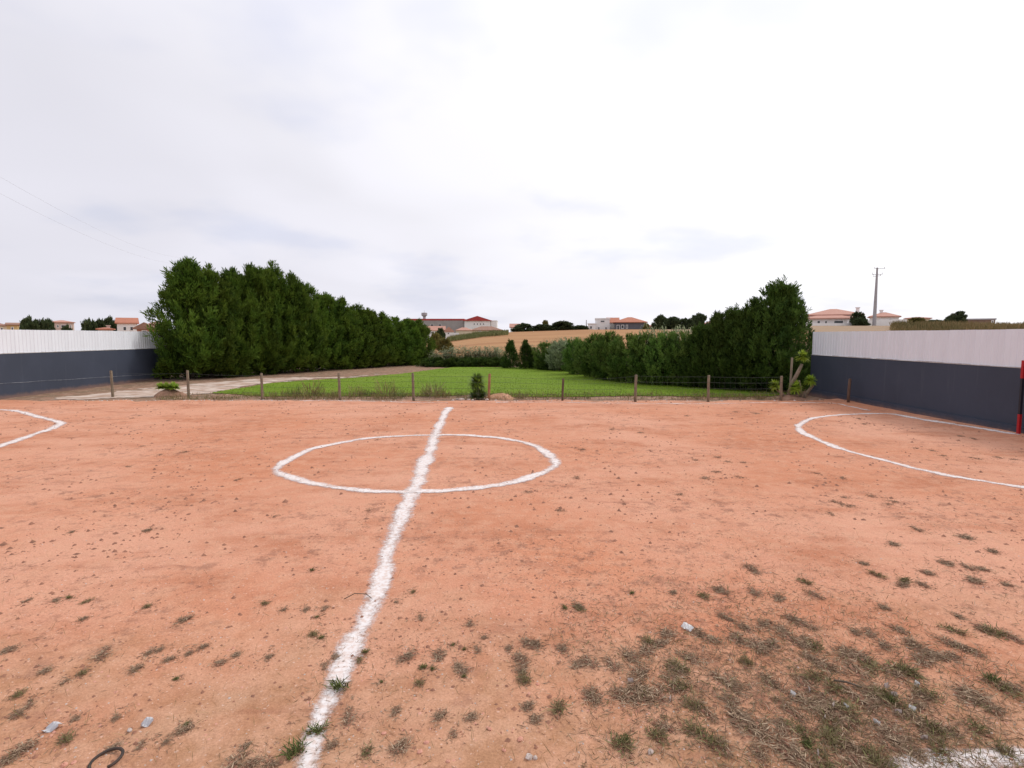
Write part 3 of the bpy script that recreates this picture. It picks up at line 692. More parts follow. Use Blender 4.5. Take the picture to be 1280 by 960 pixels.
for a, top, D, src, H0, R0, rr, nm, lab in right_row:
    x = (a - 640) / FPX * D * math.cos(PITCH) ; h = P(a, top, D)[2]
    plant(nm, (x, D, -0.04), src, (rr / R0, rr / R0, h / H0 * (0.96 if nm == 'cypress_tree' else 0.93)), rt.uniform(0, 6.28), lab, 'tree' if nm == 'cypress_tree' else 'shrub',
          'trees and shrubs of the hedge on the right')

# giant cane behind the lawn and behind the hedge
def cane(seed, H, Rd, ns=46):
    rng = np.random.default_rng(seed); V, F, T = [], [], []
    m = MB(); o = 0
    for s in range(ns):
        a, r = rng.uniform(0, 6.28), Rd * math.sqrt(rng.uniform(0, 1)); h = H * rng.uniform(.62, 1.05)
        b = np.array([math.cos(a) * r, math.sin(a) * r, 0]); lean = rng.normal(0, .10, 2)
        if s % 2 == 0: m.tube([b, b + np.array([lean[0] * h * .5, lean[1] * h * .5, h * .5]), b + np.array([lean[0] * h, lean[1] * h, h])], [0.014, .011, .004], 4, False)
        tn = rng.uniform(.1, .9)
        for k in range(13):
            z = h * rng.uniform(.18, 1.0); p = b + np.array([lean[0] * z, lean[1] * z, z]); an = rng.uniform(0, 6.28)
            d = np.array([math.cos(an), math.sin(an), 0]); l = rng.uniform(.3, .6) * H / 2.4; w = 0.05 * H / 2.4 * rng.uniform(.7, 1.3); s_ = np.array([-d[1], d[0], 0]) * w / 2
            q = [p, p + d * l * .35 + np.array([0, 0, l * .34]), p + d * l * .75 + np.array([0, 0, l * .30]), p + d * l * 1.1 + np.array([0, 0, -l * .1])]
            V += [q[0] - s_ * .5, q[0] + s_ * .5, q[1] - s_, q[1] + s_, q[2] - s_ * .8, q[2] + s_ * .8, q[3] - s_ * .1, q[3] + s_ * .1]
            F += [(o, o + 1, o + 3, o + 2), (o + 2, o + 3, o + 5, o + 4), (o + 4, o + 5, o + 7, o + 6)]; o += 8
            T += [min(1, max(0, tn + rng.normal(0, .2)))] * 8
    return mesh_np('leaves', np.array(V), np.array(F), [M_CANE], False, attrs={'tint': T}), mesh_np('stems', m.v, m.f, [M_CANE])
cn = [cane(170 + k, 2.4, 0.9) for k in range(3)]
cane_list = [(552, 436, 50.5, 1.15, 'cane clump at the end of the tall cypress row', 0), (570, 433, 51.5, 1.2, 'cane clump below the left end of the straw field', 1), (590, 432, 52.0, 1.2, 'cane clump straight behind the yucca by the fence', 2),
             (608, 432, 52, 1.2, 'cane clump straight behind the reddish fence post', 0), (625, 433, 52, 1.1, 'cane clump left of the two small cone trees', 1), (672, 430, 50, 1.1, 'cane clump behind the gap right of the cone trees', 2),
             (692, 424, 47, 1.1, 'cane clump behind the left side of the grey bush', 1), (712, 420, 46, 1.1, 'cane clump behind the right side of the grey bush', 0), (822, 407, 32.4, 1.0, 'pale cane tuft standing out above the hedge, left of two', 2), (843, 407, 31.9, 1.0, 'pale cane tuft standing out above the hedge, right of two', 0), (859, 410, 31.2, .8, 'pale cane tuft beside the lowest dark cypress', 1)]
for a, top, D, rr, lab, k in cane_list:
    x, _, h = P(a, top, D)
    root = empty('giant_cane', (x, D, -0.05), rt.uniform(0, 6.28)); root.scale = (rr, rr, h / 2.4); tag(root, lab, 'plant', 'clumps of giant cane')
    link('leaves', cn[k][0], root); link('stems', cn[k][1], root)
# low dark brambles at the foot of the right row
brm = [conifer(180 + q, 1.2 + 2.0 * q, 1.3, 'dome', 90, 13, 7, (0.12, 0.26), M_CYPRESS_D, leaders=0, bulge=0.25, rise=0.5, wfac=0.4) for q in (0, 1)]
for k, (a, D) in enumerate([(546, 49.5), (566, 49.5), (586, 50), (606, 50), (624, 50), (672, 49), (690, 45), (985, 28.4), (950, 29.3), (905, 30.2), (865, 31.5)]):
    x = (a - 640) / FPX * D
    br = brm[int(a > 800)]
    plant('bramble', (x, D, -0.05), br, (1.1, 0.7, 0.55), k * 1.3, ('low dark bramble thicket ' + ['at the end of the tall cypress row', 'below the left end of the straw field', 'behind the yucca by the fence', 'behind the reddish fence post', 'left of the two cone trees', 'right of the two cone trees', 'left of the round grey bush'][k] if a < 800 else 'low dark bramble thicket in the shade behind the dark cypresses on the right'), 'bush', 'brambles at the back of the lawn' if a < 800 else 'brambles behind the dark cypresses')

# ------------------------------------------------------------------ yuccas
def rosette(seed, rad, n=60, up=0.5, wd=0.03):
    rng = np.random.default_rng(seed); V, F, T = [], [], []; o = 0
    for k in range(n):
        an = rng.uniform(0, 6.28); e = math.asin(rng.uniform(max(-1, -0.5 + up * .5), .99)); l = rad * rng.uniform(.7, 1.1)
        d = np.array([math.cos(an) * math.cos(e), math.sin(an) * math.cos(e), math.sin(e)]); s = np.array([-math.sin(an), math.cos(an), 0]) * wd / 2
        q = [np.zeros(3), d * l * .5 + np.array([0, 0, .02 * rad]), d * l + np.array([0, 0, -.12 * l * math.cos(e)])]
        V += [q[0] - s * .7, q[0] + s * .7, q[1] - s, q[1] + s, q[2]]; F += [(o, o + 1, o + 3), (o, o + 3, o + 2), (o + 2, o + 3, o + 4)]; o += 5
        T += [rng.uniform(0, 1)] * 5
    return V, F, T
def ros(parent, loc, seed, rad, mat, n=60, up=.5, wd=.03, sz=1.0):
    V, F, T = rosette(seed, rad, n, up, wd); o = link('leaf_rosette', mesh_np('leaf_rosette', np.array(V), np.array(F), [mat], attrs={'tint': T}), parent, loc); o.scale = (1, 1, sz); return o
def mound(name, x, y, rx, ry, h, mat, seed, kind='structure'):
    n, mrings = 22, 7; v = [(0, 0, h)]; f = []; rnd = random.Random(seed); ph = rnd.uniform(0, 9)
    for j in range(1, mrings + 1):
        t = j / mrings
        for k in range(n):
            a = 2 * math.pi * k / n; q = 1 + .2 * math.sin(3 * a + ph) + .12 * math.sin(7 * a + 2 * ph)
            v.append((math.cos(a) * rx * t * q, math.sin(a) * ry * t * q, h * (1 - t ** 1.6) + rnd.uniform(-.1, .1) * h * (t < 1) - .05 * (t == 1)))
    for k in range(n): f.append((0, 1 + k, 1 + (k + 1) % n))
    for j in range(mrings - 1):
        for k in range(n):
            a, b = 1 + j * n + k, 1 + j * n + (k + 1) % n; f.append((a, a + n, b + n, b))
    o = link(name, mesh_np(name, v, f, [mat], True), None, (x, y, ground_z(x, y) - 0.01)); tag(o, kind=kind); return o
M_MOUND = simple('brown_soil', (0.24, 0.13, 0.085), (0.34, 0.20, 0.14), 5, 0.95, 0.7, 18)
# the yucca beside the reddish post
x, y = gp(597, 498.5); y -= 0.0
yr = empty('yucca', (x, y + 0.15, 0)); tag(yr, 'bushy dark green yucca next to the reddish fence post', 'plant')
m = MB(); m.tube([(0, 0, -.05), (0.02, 0, .35), (-.02, 0, .75)], [.08, .07, .06], 8); m.build('trunk', M_YBARK, yr, True)
ros(yr, (-.02, 0, .66), 1, .50, M_YUCCA_D, 420, -.6, .05); ros(yr, (.02, -.05, .60), 2, .44, M_YUCCA, 90, .2, .045)
ros(yr, (.14, 0, .05), 4, .44, M_YUCCA_D, 200, 1.0, .05); ros(yr, (-.12, -.1, .05), 5, .42, M_YUCCA_D, 200, 1.0, .05); ros(yr, (.0, -.12, .02), 6, .40, M_GREYBUSH, 90, 1.0, .05)
# leaning yucca group at the slate wall
bx, by = gp(990, 500); D = by + 0.25
yr = empty('yucca', (bx, D, 0)); tag(yr, 'pale trunked yucca leaning right with four leaf heads, at the slate wall', 'plant')
def loc(a, b): q = P(a, b, D); return Vector((q[0] - bx, 0, q[2]))
trunks = [([(984, 496), (990, 480), (998, 465), (1003, 455)], .105, .075, (1003, 446), .34, M_YUCCA, 110), ([(984, 497), (977, 492), (971, 487)], .08, .06, (969, 482), .34, M_YUCCA, 80),
          ([(1000, 497), (1001, 485), (999, 476)], .09, .07, (993, 484), .38, M_YUCCA, 100), ([(1004, 497), (1011, 489), (1016, 481)], .085, .07, (1013, 476), .32, M_YUCCA, 90)]
for k, (pp, r0, r1, hd, rad, mt, n) in enumerate(trunks):
    pts = [loc(*q) + Vector((0, rp.uniform(-.1, .1), 0)) for q in pp]
    pts[0].z = -0.03
    m = MB(); m.tube(pts, [.82 * (r0 + (r1 - r0) * i / (len(pts) - 1)) * (1 + .10 * ((i * 7 + k * 3) % 3 - 1)) for i in range(len(pts))], 9); m.build('trunk', M_YBARK, yr, True)
    q = loc(*hd); ros(yr, (q.x, -.08 if k == 2 else 0, q.z), 20 + k, rad, mt, n * 2, -.4, .07)
mound('soil_mound', bx, D - .1, .75, .5, .26, M_MOUND, 4)
st = MB(); q = P(988, 478, D + 0.7); st.tube([(0, 0, -.1), (0, 0, q[2] * .5), (0.03, 0, P(989, 447, D + .7)[2])], .045, 7)
tag(st.build('stake', M_POST, None, True, (q[0], D + .7, 0)), 'thin upright wooden stake behind the leaning yucca', 'stake')
# small yucca on the mound at the left
x, y = gp(206, 494.5); y += .3
mound('soil_mound', x, y, .72, .55, .34, M_MOUND, 6)
yr = empty('yucca', (x, y, .24)); tag(yr, 'low bright green yucca on a soil mound between the two leftmost posts', 'plant')
for k, dx in enumerate((-.30, -.08, .16, .32)): ros(yr, (dx, rp.uniform(-.1, .1), .05), 40 + k, .33, M_YUCCA, 150, .9, .08)
x, y = gp(630, 497.5); mound('soil_mound', x - .15, y + .5, .7, .8, .22, M_DIRT, 9)

# ------------------------------------------------------------------ weeds along the fence
def wisp(seed, h, r, n, mat, name='stems'):
    rng = np.random.default_rng(seed); P0 = np.zeros((n, 3)); a = rng.uniform(0, 6.28, n); rr = r * np.sqrt(rng.uniform(0, 1, n))
    P0[:, 0] = np.cos(a) * rr; P0[:, 1] = np.sin(a) * rr
    D = np.stack([np.cos(a) * .45 + rng.normal(0, .3, n), np.sin(a) * .45 + rng.normal(0, .3, n), np.ones(n)], 1)
    P0[:, 2] = rng.uniform(0, .45, n) * h * (rng.uniform(0, 1, n) < .5)
    V, F = blades(P0, D, rng.uniform(.35, 1, n) * h * .7, np.full(n, .018), rng)
    return mesh_np(name, V, F, [mat], attrs={'tint': np.repeat(rng.uniform(0, 1, n), 4)})
wm = [wisp(200 + k, .75, .3, 110, [M_STRAW, M_MIXW, M_STRAW, M_GREENW][k]) for k in range(4)]
rw = random.Random(9)
for a in [337, 349, 360, 372, 383, 392, 410, 418, 437, 446, 458, 470, 478, 487, 497, 507, 529, 538, 549, 560, 573, 650, 741, 828, 873, 905, 935, 955]:
    x, y = gp(a + rw.uniform(-3, 3), 496.5 if a < 600 else 499); y += rw.uniform(0.1, 1.0)
    s = rw.uniform(.4, .9) * (1 if a < 600 else .65)
    if a in (478, 538, 383): s = 1.25
    o = link('dry_weed', wm[rw.randrange(4)], None, (x, y, -.06)); o.scale = (s, s, s); o.rotation_euler = (0, 0, rw.uniform(0, 6.28))
    pi = min(range(len(posts)), key=lambda q: abs(posts[q][0] - a)); dp = a - posts[pi][0]
    tag(o, f"{'tall ' if s > 1 else ''}wispy {'straw coloured' if o.data is wm[0] or o.data is wm[2] else 'brownish' if o.data is wm[1] else 'greenish'} weed {'just ' if abs(dp) < 14 else 'well ' if abs(dp) > 30 else ''}{'right' if dp > 0 else 'left'} of the {ORD[pi]} fence post from the left", 'weed', 'weeds along the wire fence')
def rubble(name, label, cat, pts, mat, seed, group=None):
    rnd = random.Random(seed)
    for (a, b, wpx, sq) in pts:
        x, y = gp(a, b); s = wpx / FPX * y / 2
        v = []; n1_, n2_ = 7, 5
        for j in range(n2_ + 1):
            th = math.pi * j / n2_
            for k in range(n1_):
                ph = 2 * math.pi * k / n1_; q = s * rnd.uniform(.78, 1.1)
                v.append((q * math.sin(th) * math.cos(ph), q * math.sin(th) * math.sin(ph) * .8, q * sq * math.cos(th)))
        f = [(j * n1_ + k, j * n1_ + (k + 1) % n1_, (j + 1) * n1_ + (k + 1) % n1_, (j + 1) * n1_ + k)[::-1] for j in range(n2_) for k in range(n1_)]
        o = link(name, mesh_np(name, v, f, [mat], False), None, (x, y, ground_z(x, y) + s * sq * .35)); o.rotation_euler = (0, 0, rnd.uniform(0, 3))
        tag(o, label if isinstance(label, str) else label[pts.index((a, b, wpx, sq))], cat, group)
rubble('stone', 'pale stone lying at the fence foot around the dark yucca', 'stone', [(566, 500, 6, .7), (577, 500.5, 8, .6), (586, 500, 7, .6), (603, 497, 8, .7), (609, 500.5, 7, .6), (620, 500, 6, .7), (572, 498, 5, .6), (591, 501, 5, .6)], M_STONE, 3, 'stones beside the yucca')
rubble('stone', ['rounded pale stone below the dry grass in the foreground', 'larger of two pinkish stones at the bottom edge', 'smaller of two pinkish stones at the bottom edge', 'small white stone left of the halfway line in the foreground'], 'stone',
       [(813, 940, 11, .7), (661, 948, 13, .6), (669, 949, 8, .7), (162, 913, 8, .7)], M_STONE, 5)
rubble('brick_fragment', 'chip of reddish brick on the dirt in the foreground', 'brick', [(80, 955, 11, .45), (92, 952, 8, .4), (650, 925, 10, .5), (480, 917, 8, .4), (1210, 905, 9, .5), (533, 930, 8, .5), (612, 913, 7, .5), (525, 941, 9, .4), (672, 855, 6, .5), (560, 952, 7, .5), (630, 938, 7, .5)], M_BRICKBIT, 8, 'brick chips on the dirt')

# ------------------------------------------------------------------ litter
def flat_piece(name, a, b, w, d, rz, mat, label, cat, tilt=0.15):
    x, y = gp(a, b); m = MB(); n = 4; th = .004; v = []; f = []
    for j in range(n + 1):
        for i in range(n + 1):
            u, q = i / n - .5, j / n - .5; v.append((u * w + .05 * w * math.sin(9 * q), q * d + .05 * d * math.sin(7 * u), .02 + .018 * math.sin(5 * u + 3 * q) + u * w * tilt))
    k = len(v); v += [(p[0], p[1], p[2] - th) for p in v]; q = lambda i, j: j * (n + 1) + i
    for j in range(n):
        for i in range(n):
            f.append((q(i, j), q(i + 1, j), q(i + 1, j + 1), q(i, j + 1))); f.append((k + q(i, j + 1), k + q(i + 1, j + 1), k + q(i + 1, j), k + q(i, j)))
    for i in range(n):
        f += [(q(i + 1, 0), q(i, 0), k + q(i, 0), k + q(i + 1, 0)), (q(i, n), q(i + 1, n), k + q(i + 1, n), k + q(i, n)), (q(0, i), q(0, i + 1), k + q(0, i + 1), k + q(0, i)), (q(n, i + 1), q(n, i), k + q(n, i), k + q(n, i + 1))]
    m.add(v, f); o = m.build(name, mat, None, False, (x, y, ground_z(x, y))); o.rotation_euler = (0, 0, rz); tag(o, label, cat)
flat_piece('paper_scrap', 859, 787, .055, .11, .25, M_PAPER, 'small white paper scrap lying on the dirt above the dry grass', 'litter')
flat_piece('plastic_scrap', 65, 912, .10, .06, .2, M_PLASTIC, 'grey plastic scrap on the dirt at bottom left', 'litter')
flat_piece('plastic_scrap', 184, 905, .07, .06, .5, M_PLASTIC, 'paler plastic scrap beside a dry weed left of the halfway line', 'litter')
for k, (a, b) in enumerate([(1146, 858), (1117, 873), (1042, 885), (1058, 886), (1122, 893), (1030, 900), (991, 870), (788, 855), (838, 877), (1096, 905), (1155, 925), (1022, 945), (1140, 890), (1108, 862), (1012, 866)]):
    flat_piece('leaf_scrap', a, b, .012, .042, k * 1.1, M_PAPER if k % 3 == 0 else M_STONE, 'small pale scrap caught in the dry grass at bottom right', 'litter', .3)
    bpy.context.scene.collection.objects[-1]['group'] = 'pale scraps in the dry grass'
x, y = gp(133, 951); m = MB()
m.tube([(.085 * math.cos(t), .085 * math.sin(t), .012 + .012 * math.sin(t + 1)) for t in np.linspace(-.9, 4.3, 22)], .0095, 7)
o = m.build('rubber_ring', M_RUBBER, None, True, (x, y, ground_z(x, y))); tag(o, 'broken black rubber ring lying on the dirt at the bottom left', 'litter')
m = MB(); m.tube([(0, 0, .02), (.09, .06, .05), (.2, .07, .04), (.27, .02, .02)], [.0045, .0045, .004, .003], 6); x, y = gp(430, 750)
tag(m.build('stick', M_BARK, None, True, (x, y, ground_z(x, y))), 'thin bent stick lying left of the halfway line', 'stick')
m = MB(); m.tube([(-.08, .03, .03), (0, 0, .035), (.09, -.04, .02)], [.007, .008, .006], 6); x, y = gp(1058, 859)
tag(m.build('stick', M_BARK, None, True, (x, y, ground_z(x, y))), 'short dark stick in the dry grass at bottom right', 'stick')

# ------------------------------------------------------------------ weeds and dried mats on the dirt
def mat_mesh(seed, mat, n, rx, ry, flat, ln, tuft=0.0, crumbs=True):
    rng = np.random.default_rng(seed)
    k = rng.integers(2, 5); cx = rng.normal(0, rx * .33, k); cy = rng.normal(0, ry * .36, k); pick = rng.integers(0, k, n)
    P0 = np.stack([cx[pick] + rng.normal(0, rx * .38, n), cy[pick] + rng.normal(0, ry * .38, n), rng.uniform(-.004, .022, n)], 1)
    a = rng.uniform(0, 6.28, n); e = np.where(rng.uniform(0, 1, n) < tuft, rng.uniform(.6, 1.4, n), rng.uniform(-.05, flat, n))
    D = np.stack([np.cos(a) * np.cos(e), np.sin(a) * np.cos(e), np.sin(e)], 1)
    V, F = blades(P0, D, rng.uniform(*ln, n), rng.uniform(.0035, .0085, n), rng)
    tint = np.repeat(np.clip(rng.beta(1.6, 2.2, n), 0, 1), 4); mi = np.zeros(len(F), int)
    if crumbs:                                # knobbly crumbs of root and soil caught in the mat
        c = int(n * .18); C = np.stack([cx[pick[:c]] + rng.normal(0, rx * .3, c), cy[pick[:c]] + rng.normal(0, ry * .3, c), rng.uniform(-.004, .006, c)], 1)
        oc = np.array([(1, 0, 0), (0, 1, 0), (-1, 0, 0), (0, -1, 0), (0, 0, .7)]); s = rng.uniform(.006, .020, (c, 1, 1))
        cv = (C[:, None, :] + oc[None] * s * rng.uniform(.7, 1.3, (c, 5, 1))).reshape(-1, 3); b = np.arange(c)[:, None] * 5 + len(V)
        cf = np.concatenate([b + np.array([q]) for q in ((0, 1, 4), (1, 2, 4), (2, 3, 4), (3, 0, 4))], 0)
        V = np.vstack([V, cv]); F = np.vstack([F, cf]); tint = np.concatenate([tint, np.full(len(cv), .3)]); mi = np.concatenate([mi, np.ones(len(cf), int)])
    return mesh_np('weed', V, F, [mat, M_LITTERSOIL], False, mi, {'tint': tint})
DRY = [mat_mesh(300 + k, M_DRY, 130 + 25 * (k % 3), .055, .10, .35, (.02, .075)) for k in range(6)]
DRYF = [mat_mesh(310 + k, M_DRY, 80, .08, .10, .15, (.02, .06)) for k in range(4)]
MIX = [mat_mesh(320 + k, M_MIXW, 150, .055, .09, .5, (.02, .08), .3) for k in range(4)]
GRN = [mat_mesh(340 + k, M_GREENW, 120, .04, .055, .9, (.025, .085), .6, k % 2 == 0) for k in range(4)]
LAB = {'d': ('dried_weed', 'flat grey brown mat of dried weed lying on the red dirt', DRY), 'm': ('mixed_weed', 'half green half dried weed spreading low over the red dirt', MIX), 'g': ('green_weed', 'small green weed tuft sprouting from the dirt', GRN)}
spots = '''d 225 775 1.3;d 130 818 1.5;d 190 814 1.0;d 203 810 .8;d 170 834 1.0;d 212 822 .8;d 240 815 .9;d 255 807 .8;d 275 826 1;d 295 817 .7;d 57 840 .9;m 105 843 .8;d 80 853 .6;m 25 869 .9;d 38 880 .8;d 22 892 .9;d 97 896 .7;d 148 896 .7;d 232 911 1;g 232 906 .6;m 85 924 1.1;d 30 936 1.4;d 12 945 1;d 142 934 .7;d 177 930 .6;d 210 926 .6;d 305 937 .6;d 10 814 1.3;d 290 957 1.5;d 315 955 1.2;m 330 754 .9;d 353 761 .7;g 220 846 .7;m 393 793 1;g 401 797 .8;d 405 760 .9;d 385 760 .8;d 333 820 .8;d 418 818 .8;g 396 770 .5;g 456 815 .9;m 448 824 .8;d 405 832 .7;d 437 894 1.2;d 415 932 .9;d 340 958 1.4;m 463 941 1;d 500 936 1.4;d 515 820 1.5;d 550 820 1.4;g 529 834 .9;g 541 837 .7;d 578 840 1;d 573 834 .7;d 633 812 .8;g 580 848 .6;m 523 855 .8;g 477 853 .5;d 495 890 .9;d 545 896 1;d 590 898 .9;d 567 918 .7;d 495 752 .6;m 515 740 .7;d 526 771 .7;d 588 780 1;d 606 798 .7;d 597 811 .7;g 567 806 .6;g 580 812 .6;d 660 806 1.2;d 650 824 1;d 668 808 .9;m 657 850 1;d 648 840 1;d 700 813 .9;d 738 828 1;d 723 832 .8;d 765 832 1;d 790 818 1.2;d 808 816 1;m 812 803 .9;d 835 793 1.1;d 822 810 1;d 862 820 1.1;m 850 836 1.4;d 838 832 1.2;d 800 840 1.2;d 790 865 1.4;d 778 872 1.2;d 800 880 1.3;d 840 856 1.4;m 850 862 1.2;d 825 870 1.3;d 732 868 1;d 745 874 .9;m 700 888 1;d 660 888 .8;d 670 900 .7;m 870 912 1.2;d 882 890 1.1;m 868 882 1.1;d 905 852 1.2;d 920 858 1.1;d 915 880 1;d 940 905 1.5;d 930 895 1.4;d 950 915 1.4;m 820 922 1.1;d 830 910 1;m 890 930 1.2;d 905 935 1;d 945 945 1;m 775 932 1.1;g 780 925 .8;m 725 760 .8;g 706 760 .6;d 722 758 .8;g 790 742 .6;d 842 742 .6;d 895 737 1;d 905 738 .9;d 943 740 1;m 878 746 .9;d 905 772 .9;d 912 776 .7;d 930 787 1;d 950 780 1.1;d 945 808 1.1;d 930 805 1;d 955 815 1;m 935 830 .9;d 880 797 1.1;d 890 800 1;d 938 710 1.1;d 946 715 .9;m 1007 730 1;d 1020 746 1;d 975 749 1;m 1133 727 1.1;d 1130 734 1;d 1152 731 .8;d 1220 727 1.2;d 1258 730 .9;d 1105 760 .9;d 1200 769 .8;d 992 777 1.1;d 1005 783 1;d 975 786 .8;d 1072 790 .9;d 1088 792 .9;d 1125 787 1.1;m 1195 791 1;d 1230 786 1.2;m 1245 791 1.2;d 1265 797 1.1;d 990 802 1.3;d 1002 808 1.3;m 1016 812 1;d 968 813 1.2;d 1010 826 .9;d 1140 806 1.2;d 1155 814 1.1;d 1165 818 1;d 1192 808 1.3;d 1210 813 1.3;d 1190 820 .9;d 1110 808 1.1;d 1155 828 1.2;d 1060 818 1.2;d 1075 826 1.5;m 1085 836 1.5;d 1068 838 1.4;d 1045 840 1.2;m 1128 840 1.4;d 1115 846 1.3;m 1140 848 1.2;g 1238 850 1.1;m 1250 856 1.3;d 1262 860 1;d 975 860 1.1;d 988 868 1.1;m 1020 852 1.2;d 1005 856 1;m 1045 862 1.2;d 1070 870 1.3;d 1090 868 1.2;m 1110 874 1.2;d 1030 880 1.2;m 1055 888 1.4;d 1045 896 1.3;d 1020 886 1.2;m 1118 884 1.3;g 1115 880 .9;d 1085 882 1;d 1150 872 1.2;m 1160 868 1.2;d 1145 886 1.1;d 1130 898 1.3;d 1220 872 1.3;d 1230 880 1.2;d 1245 888 1;d 990 890 1;d 972 900 1.2;m 1048 908 1.3;d 1060 902 1.2;d 1110 912 1.2;d 1125 922 1.2;d 1160 908 1.2;m 1170 918 1.2;d 1195 916 1;m 1225 912 1.1;m 1002 922 1.2;g 1010 932 1;d 985 935 1.4;m 1040 926 1.2;d 1060 935 1.2;d 1120 936 1.2;m 1085 942 1.1;m 1035 952 1.4;d 1000 952 1.4;d 1070 955 1.2;m 1180 938 1.1;m 1255 938 1;d 1150 945 1;m 1100 958 1.2;d 1060 632 1.3;d 1050 629 1;d 1020 592 .9;d 1055 599 1;d 1036 642 .8;d 1117 626 .9;d 1112 630 .8;d 1185 706 1.2;d 1210 710 1;d 1228 712 1;m 1095 718 1;d 1160 716 1;d 1146 662 .9;d 1118 682 .9;d 1206 672 1.2;d 1090 620 .9;d 1055 622 .8;d 1240 690 1;d 1075 703 .8;d 895 590 1.1;d 880 597 1.2;d 850 618 .9;d 922 596 1.2;d 898 572 1.1;d 910 577 1;d 930 578 .9;d 870 575 .9;d 700 638 1;d 1180 570 1.1;d 1145 560 .9;d 1215 573 1.1;d 1245 572 1;d 1268 575 1;d 1080 530 1.3;d 1200 545 1.3;d 1215 548 1.1;d 1165 563 1;d 1073 523 1.2;d 945 517 1.6;d 920 515 1.2;d 858 520 1.3;d 765 537 1.3;d 800 541 1.2;d 727 562 1.1;d 720 596 1.1;d 660 616 1;d 175 520 1;d 165 523 1.3;d 210 526 1.1;d 230 565 1.4;d 200 568 1;d 178 558 .9;d 160 583 .8;d 298 599 1.1;d 180 664 1;d 187 662 .8;d 90 665 .7;g 390 712 .8;d 344 645 .9;d 460 638 .8;d 472 550 .8;m 185 758 .8;g 87 748 .9;m 110 752 .8;d 35 750 .8;d 70 750 .7;d 105 772 .7'''
def weed_label(k, a, b, sc):
    size = 'large ' if sc >= 1.35 else 'small ' if sc < .85 else ''
    what = {'d': 'dried weed', 'm': 'half green weed', 'g': 'green tuft'}[k]
    marks = [(859, 787, 'the white paper scrap'), (133, 951, 'the black rubber ring'), (65, 912, 'the grey plastic scrap'), (184, 905, 'the pale plastic scrap'), (813, 940, 'the rounded pale stone'),
             (665, 948, 'the two pinkish stones'), (430, 750, 'the bent stick'), (1058, 859, 'the short dark stick'), (424, 862, 'the tuft on the chalk line'), (366, 942, 'the largest green weed'), (395, 916, 'the weed crossing the chalk line'),
             (1200, 950, 'the chalk spill'), (694, 579, 'the circle\'s right tip'), (345, 587, 'the circle\'s left tip'), (507, 616, 'where circle and halfway line cross'), (1000, 535, 'the bulge of the right goal area line'),
             (1160, 589, 'the right goal area line'), (76, 529, 'the left goal area line'), (490, 680, 'the halfway line beyond the circle'), (455, 775, 'the halfway line by the stick'), (1275, 545, 'the goal post')]
    ma, mb, mk = min(marks, key=lambda q: (q[0] - a) ** 2 + (2 * (q[1] - b)) ** 2)
    dx, dy = a - ma, b - mb; dist = math.hypot(dx, 2 * dy)
    side = ('right of' if dx > 0 else 'left of') if abs(dx) > abs(2 * dy) else ('nearer than' if dy > 0 else 'beyond')
    far_ = 'just ' if dist < 45 else 'well ' if dist > 130 else ''
    return f'{size}{what} on the dirt {far_}{side} {mk}'
rz = random.Random(21); litter_at = []
for s in spots.split(';'):
    k, a, b, sc = s.split(); a, b, sc = float(a), float(b), float(sc)
    x, y = gp(a, b)
    nm, lab, pr = LAB[k]
    if y > 7.5 and k == 'd': pr = DRYF
    lab = weed_label(k, a, b, sc)
    o = link(nm, pr[rz.randrange(len(pr))], None, (x, y, ground_z(x, y) + .002)); o.rotation_euler = (0, 0, rz.gauss(0, .35) + (math.pi if rz.random() < .5 else 0))
    if a < 640: sc *= .70
    if k == 'g': sc *= .85
    litter_at.append((x, y, sc))
    sy = sc * rz.uniform(.85, 1.2); o.scale = (sc * rz.uniform(.85, 1.1), sy, min(sc, 1.1) * .75)
    tag(o, lab, 'weed', {'d': 'dried weeds on the dirt pitch', 'm': 'half dried weeds on the dirt pitch', 'g': 'green weeds on the dirt pitch'}[k])
for a, b, sc, lab in [(424, 862, 1.2, 'green weed tuft growing right on the broad chalk line'), (395, 916, .95, 'wide green weed crossing the chalk line near the bottom edge'), (366, 942, 1.15, 'largest green weed, left of the chalk line at the bottom edge')]:
    x, y = gp(a, b); o = link('green_weed', GRN[{.95: 2, 1.15: 0}.get(sc, 1)], None, (x, y, ground_z(x, y) + .004)); o.scale = (sc * 1.3, sc, sc * .8); tag(o, lab, 'weed')

# countless crumbs, chips and dry stalks
def octa(n, rng, size, xy, mat, name):
    oc = np.array([(1, 0, 0), (0, 1, 0), (-1, 0, 0), (0, -1, 0), (0, 0, .75)])
    z = np.maximum(zg(xy[:, 0], xy[:, 1]), np.where(xy[:, 1] > FY - .3, -.075, -1)) - .002; c = np.concatenate([xy, z[:, None]], 1)
    an = rng.uniform(0, 6.28, n); ca, sa = np.cos(an), np.sin(an); q = oc[None] * size[:, None, None] * rng.uniform(.6, 1.35, (n, 5, 1))
    q = np.stack([q[..., 0] * ca[:, None] - q[..., 1] * sa[:, None], q[..., 0] * sa[:, None] + q[..., 1] * ca[:, None], q[..., 2]], -1)
    V = (c[:, None] + q).reshape(-1, 3); b = np.arange(n)[:, None] * 5
    F = np.concatenate([b + np.array([f]) for f in ((0, 1, 4), (1, 2, 4), (2, 3, 4), (3, 0, 4))], 0)
    return tag(link(name, mesh_np(name, V, F, [mat])), kind='stuff')
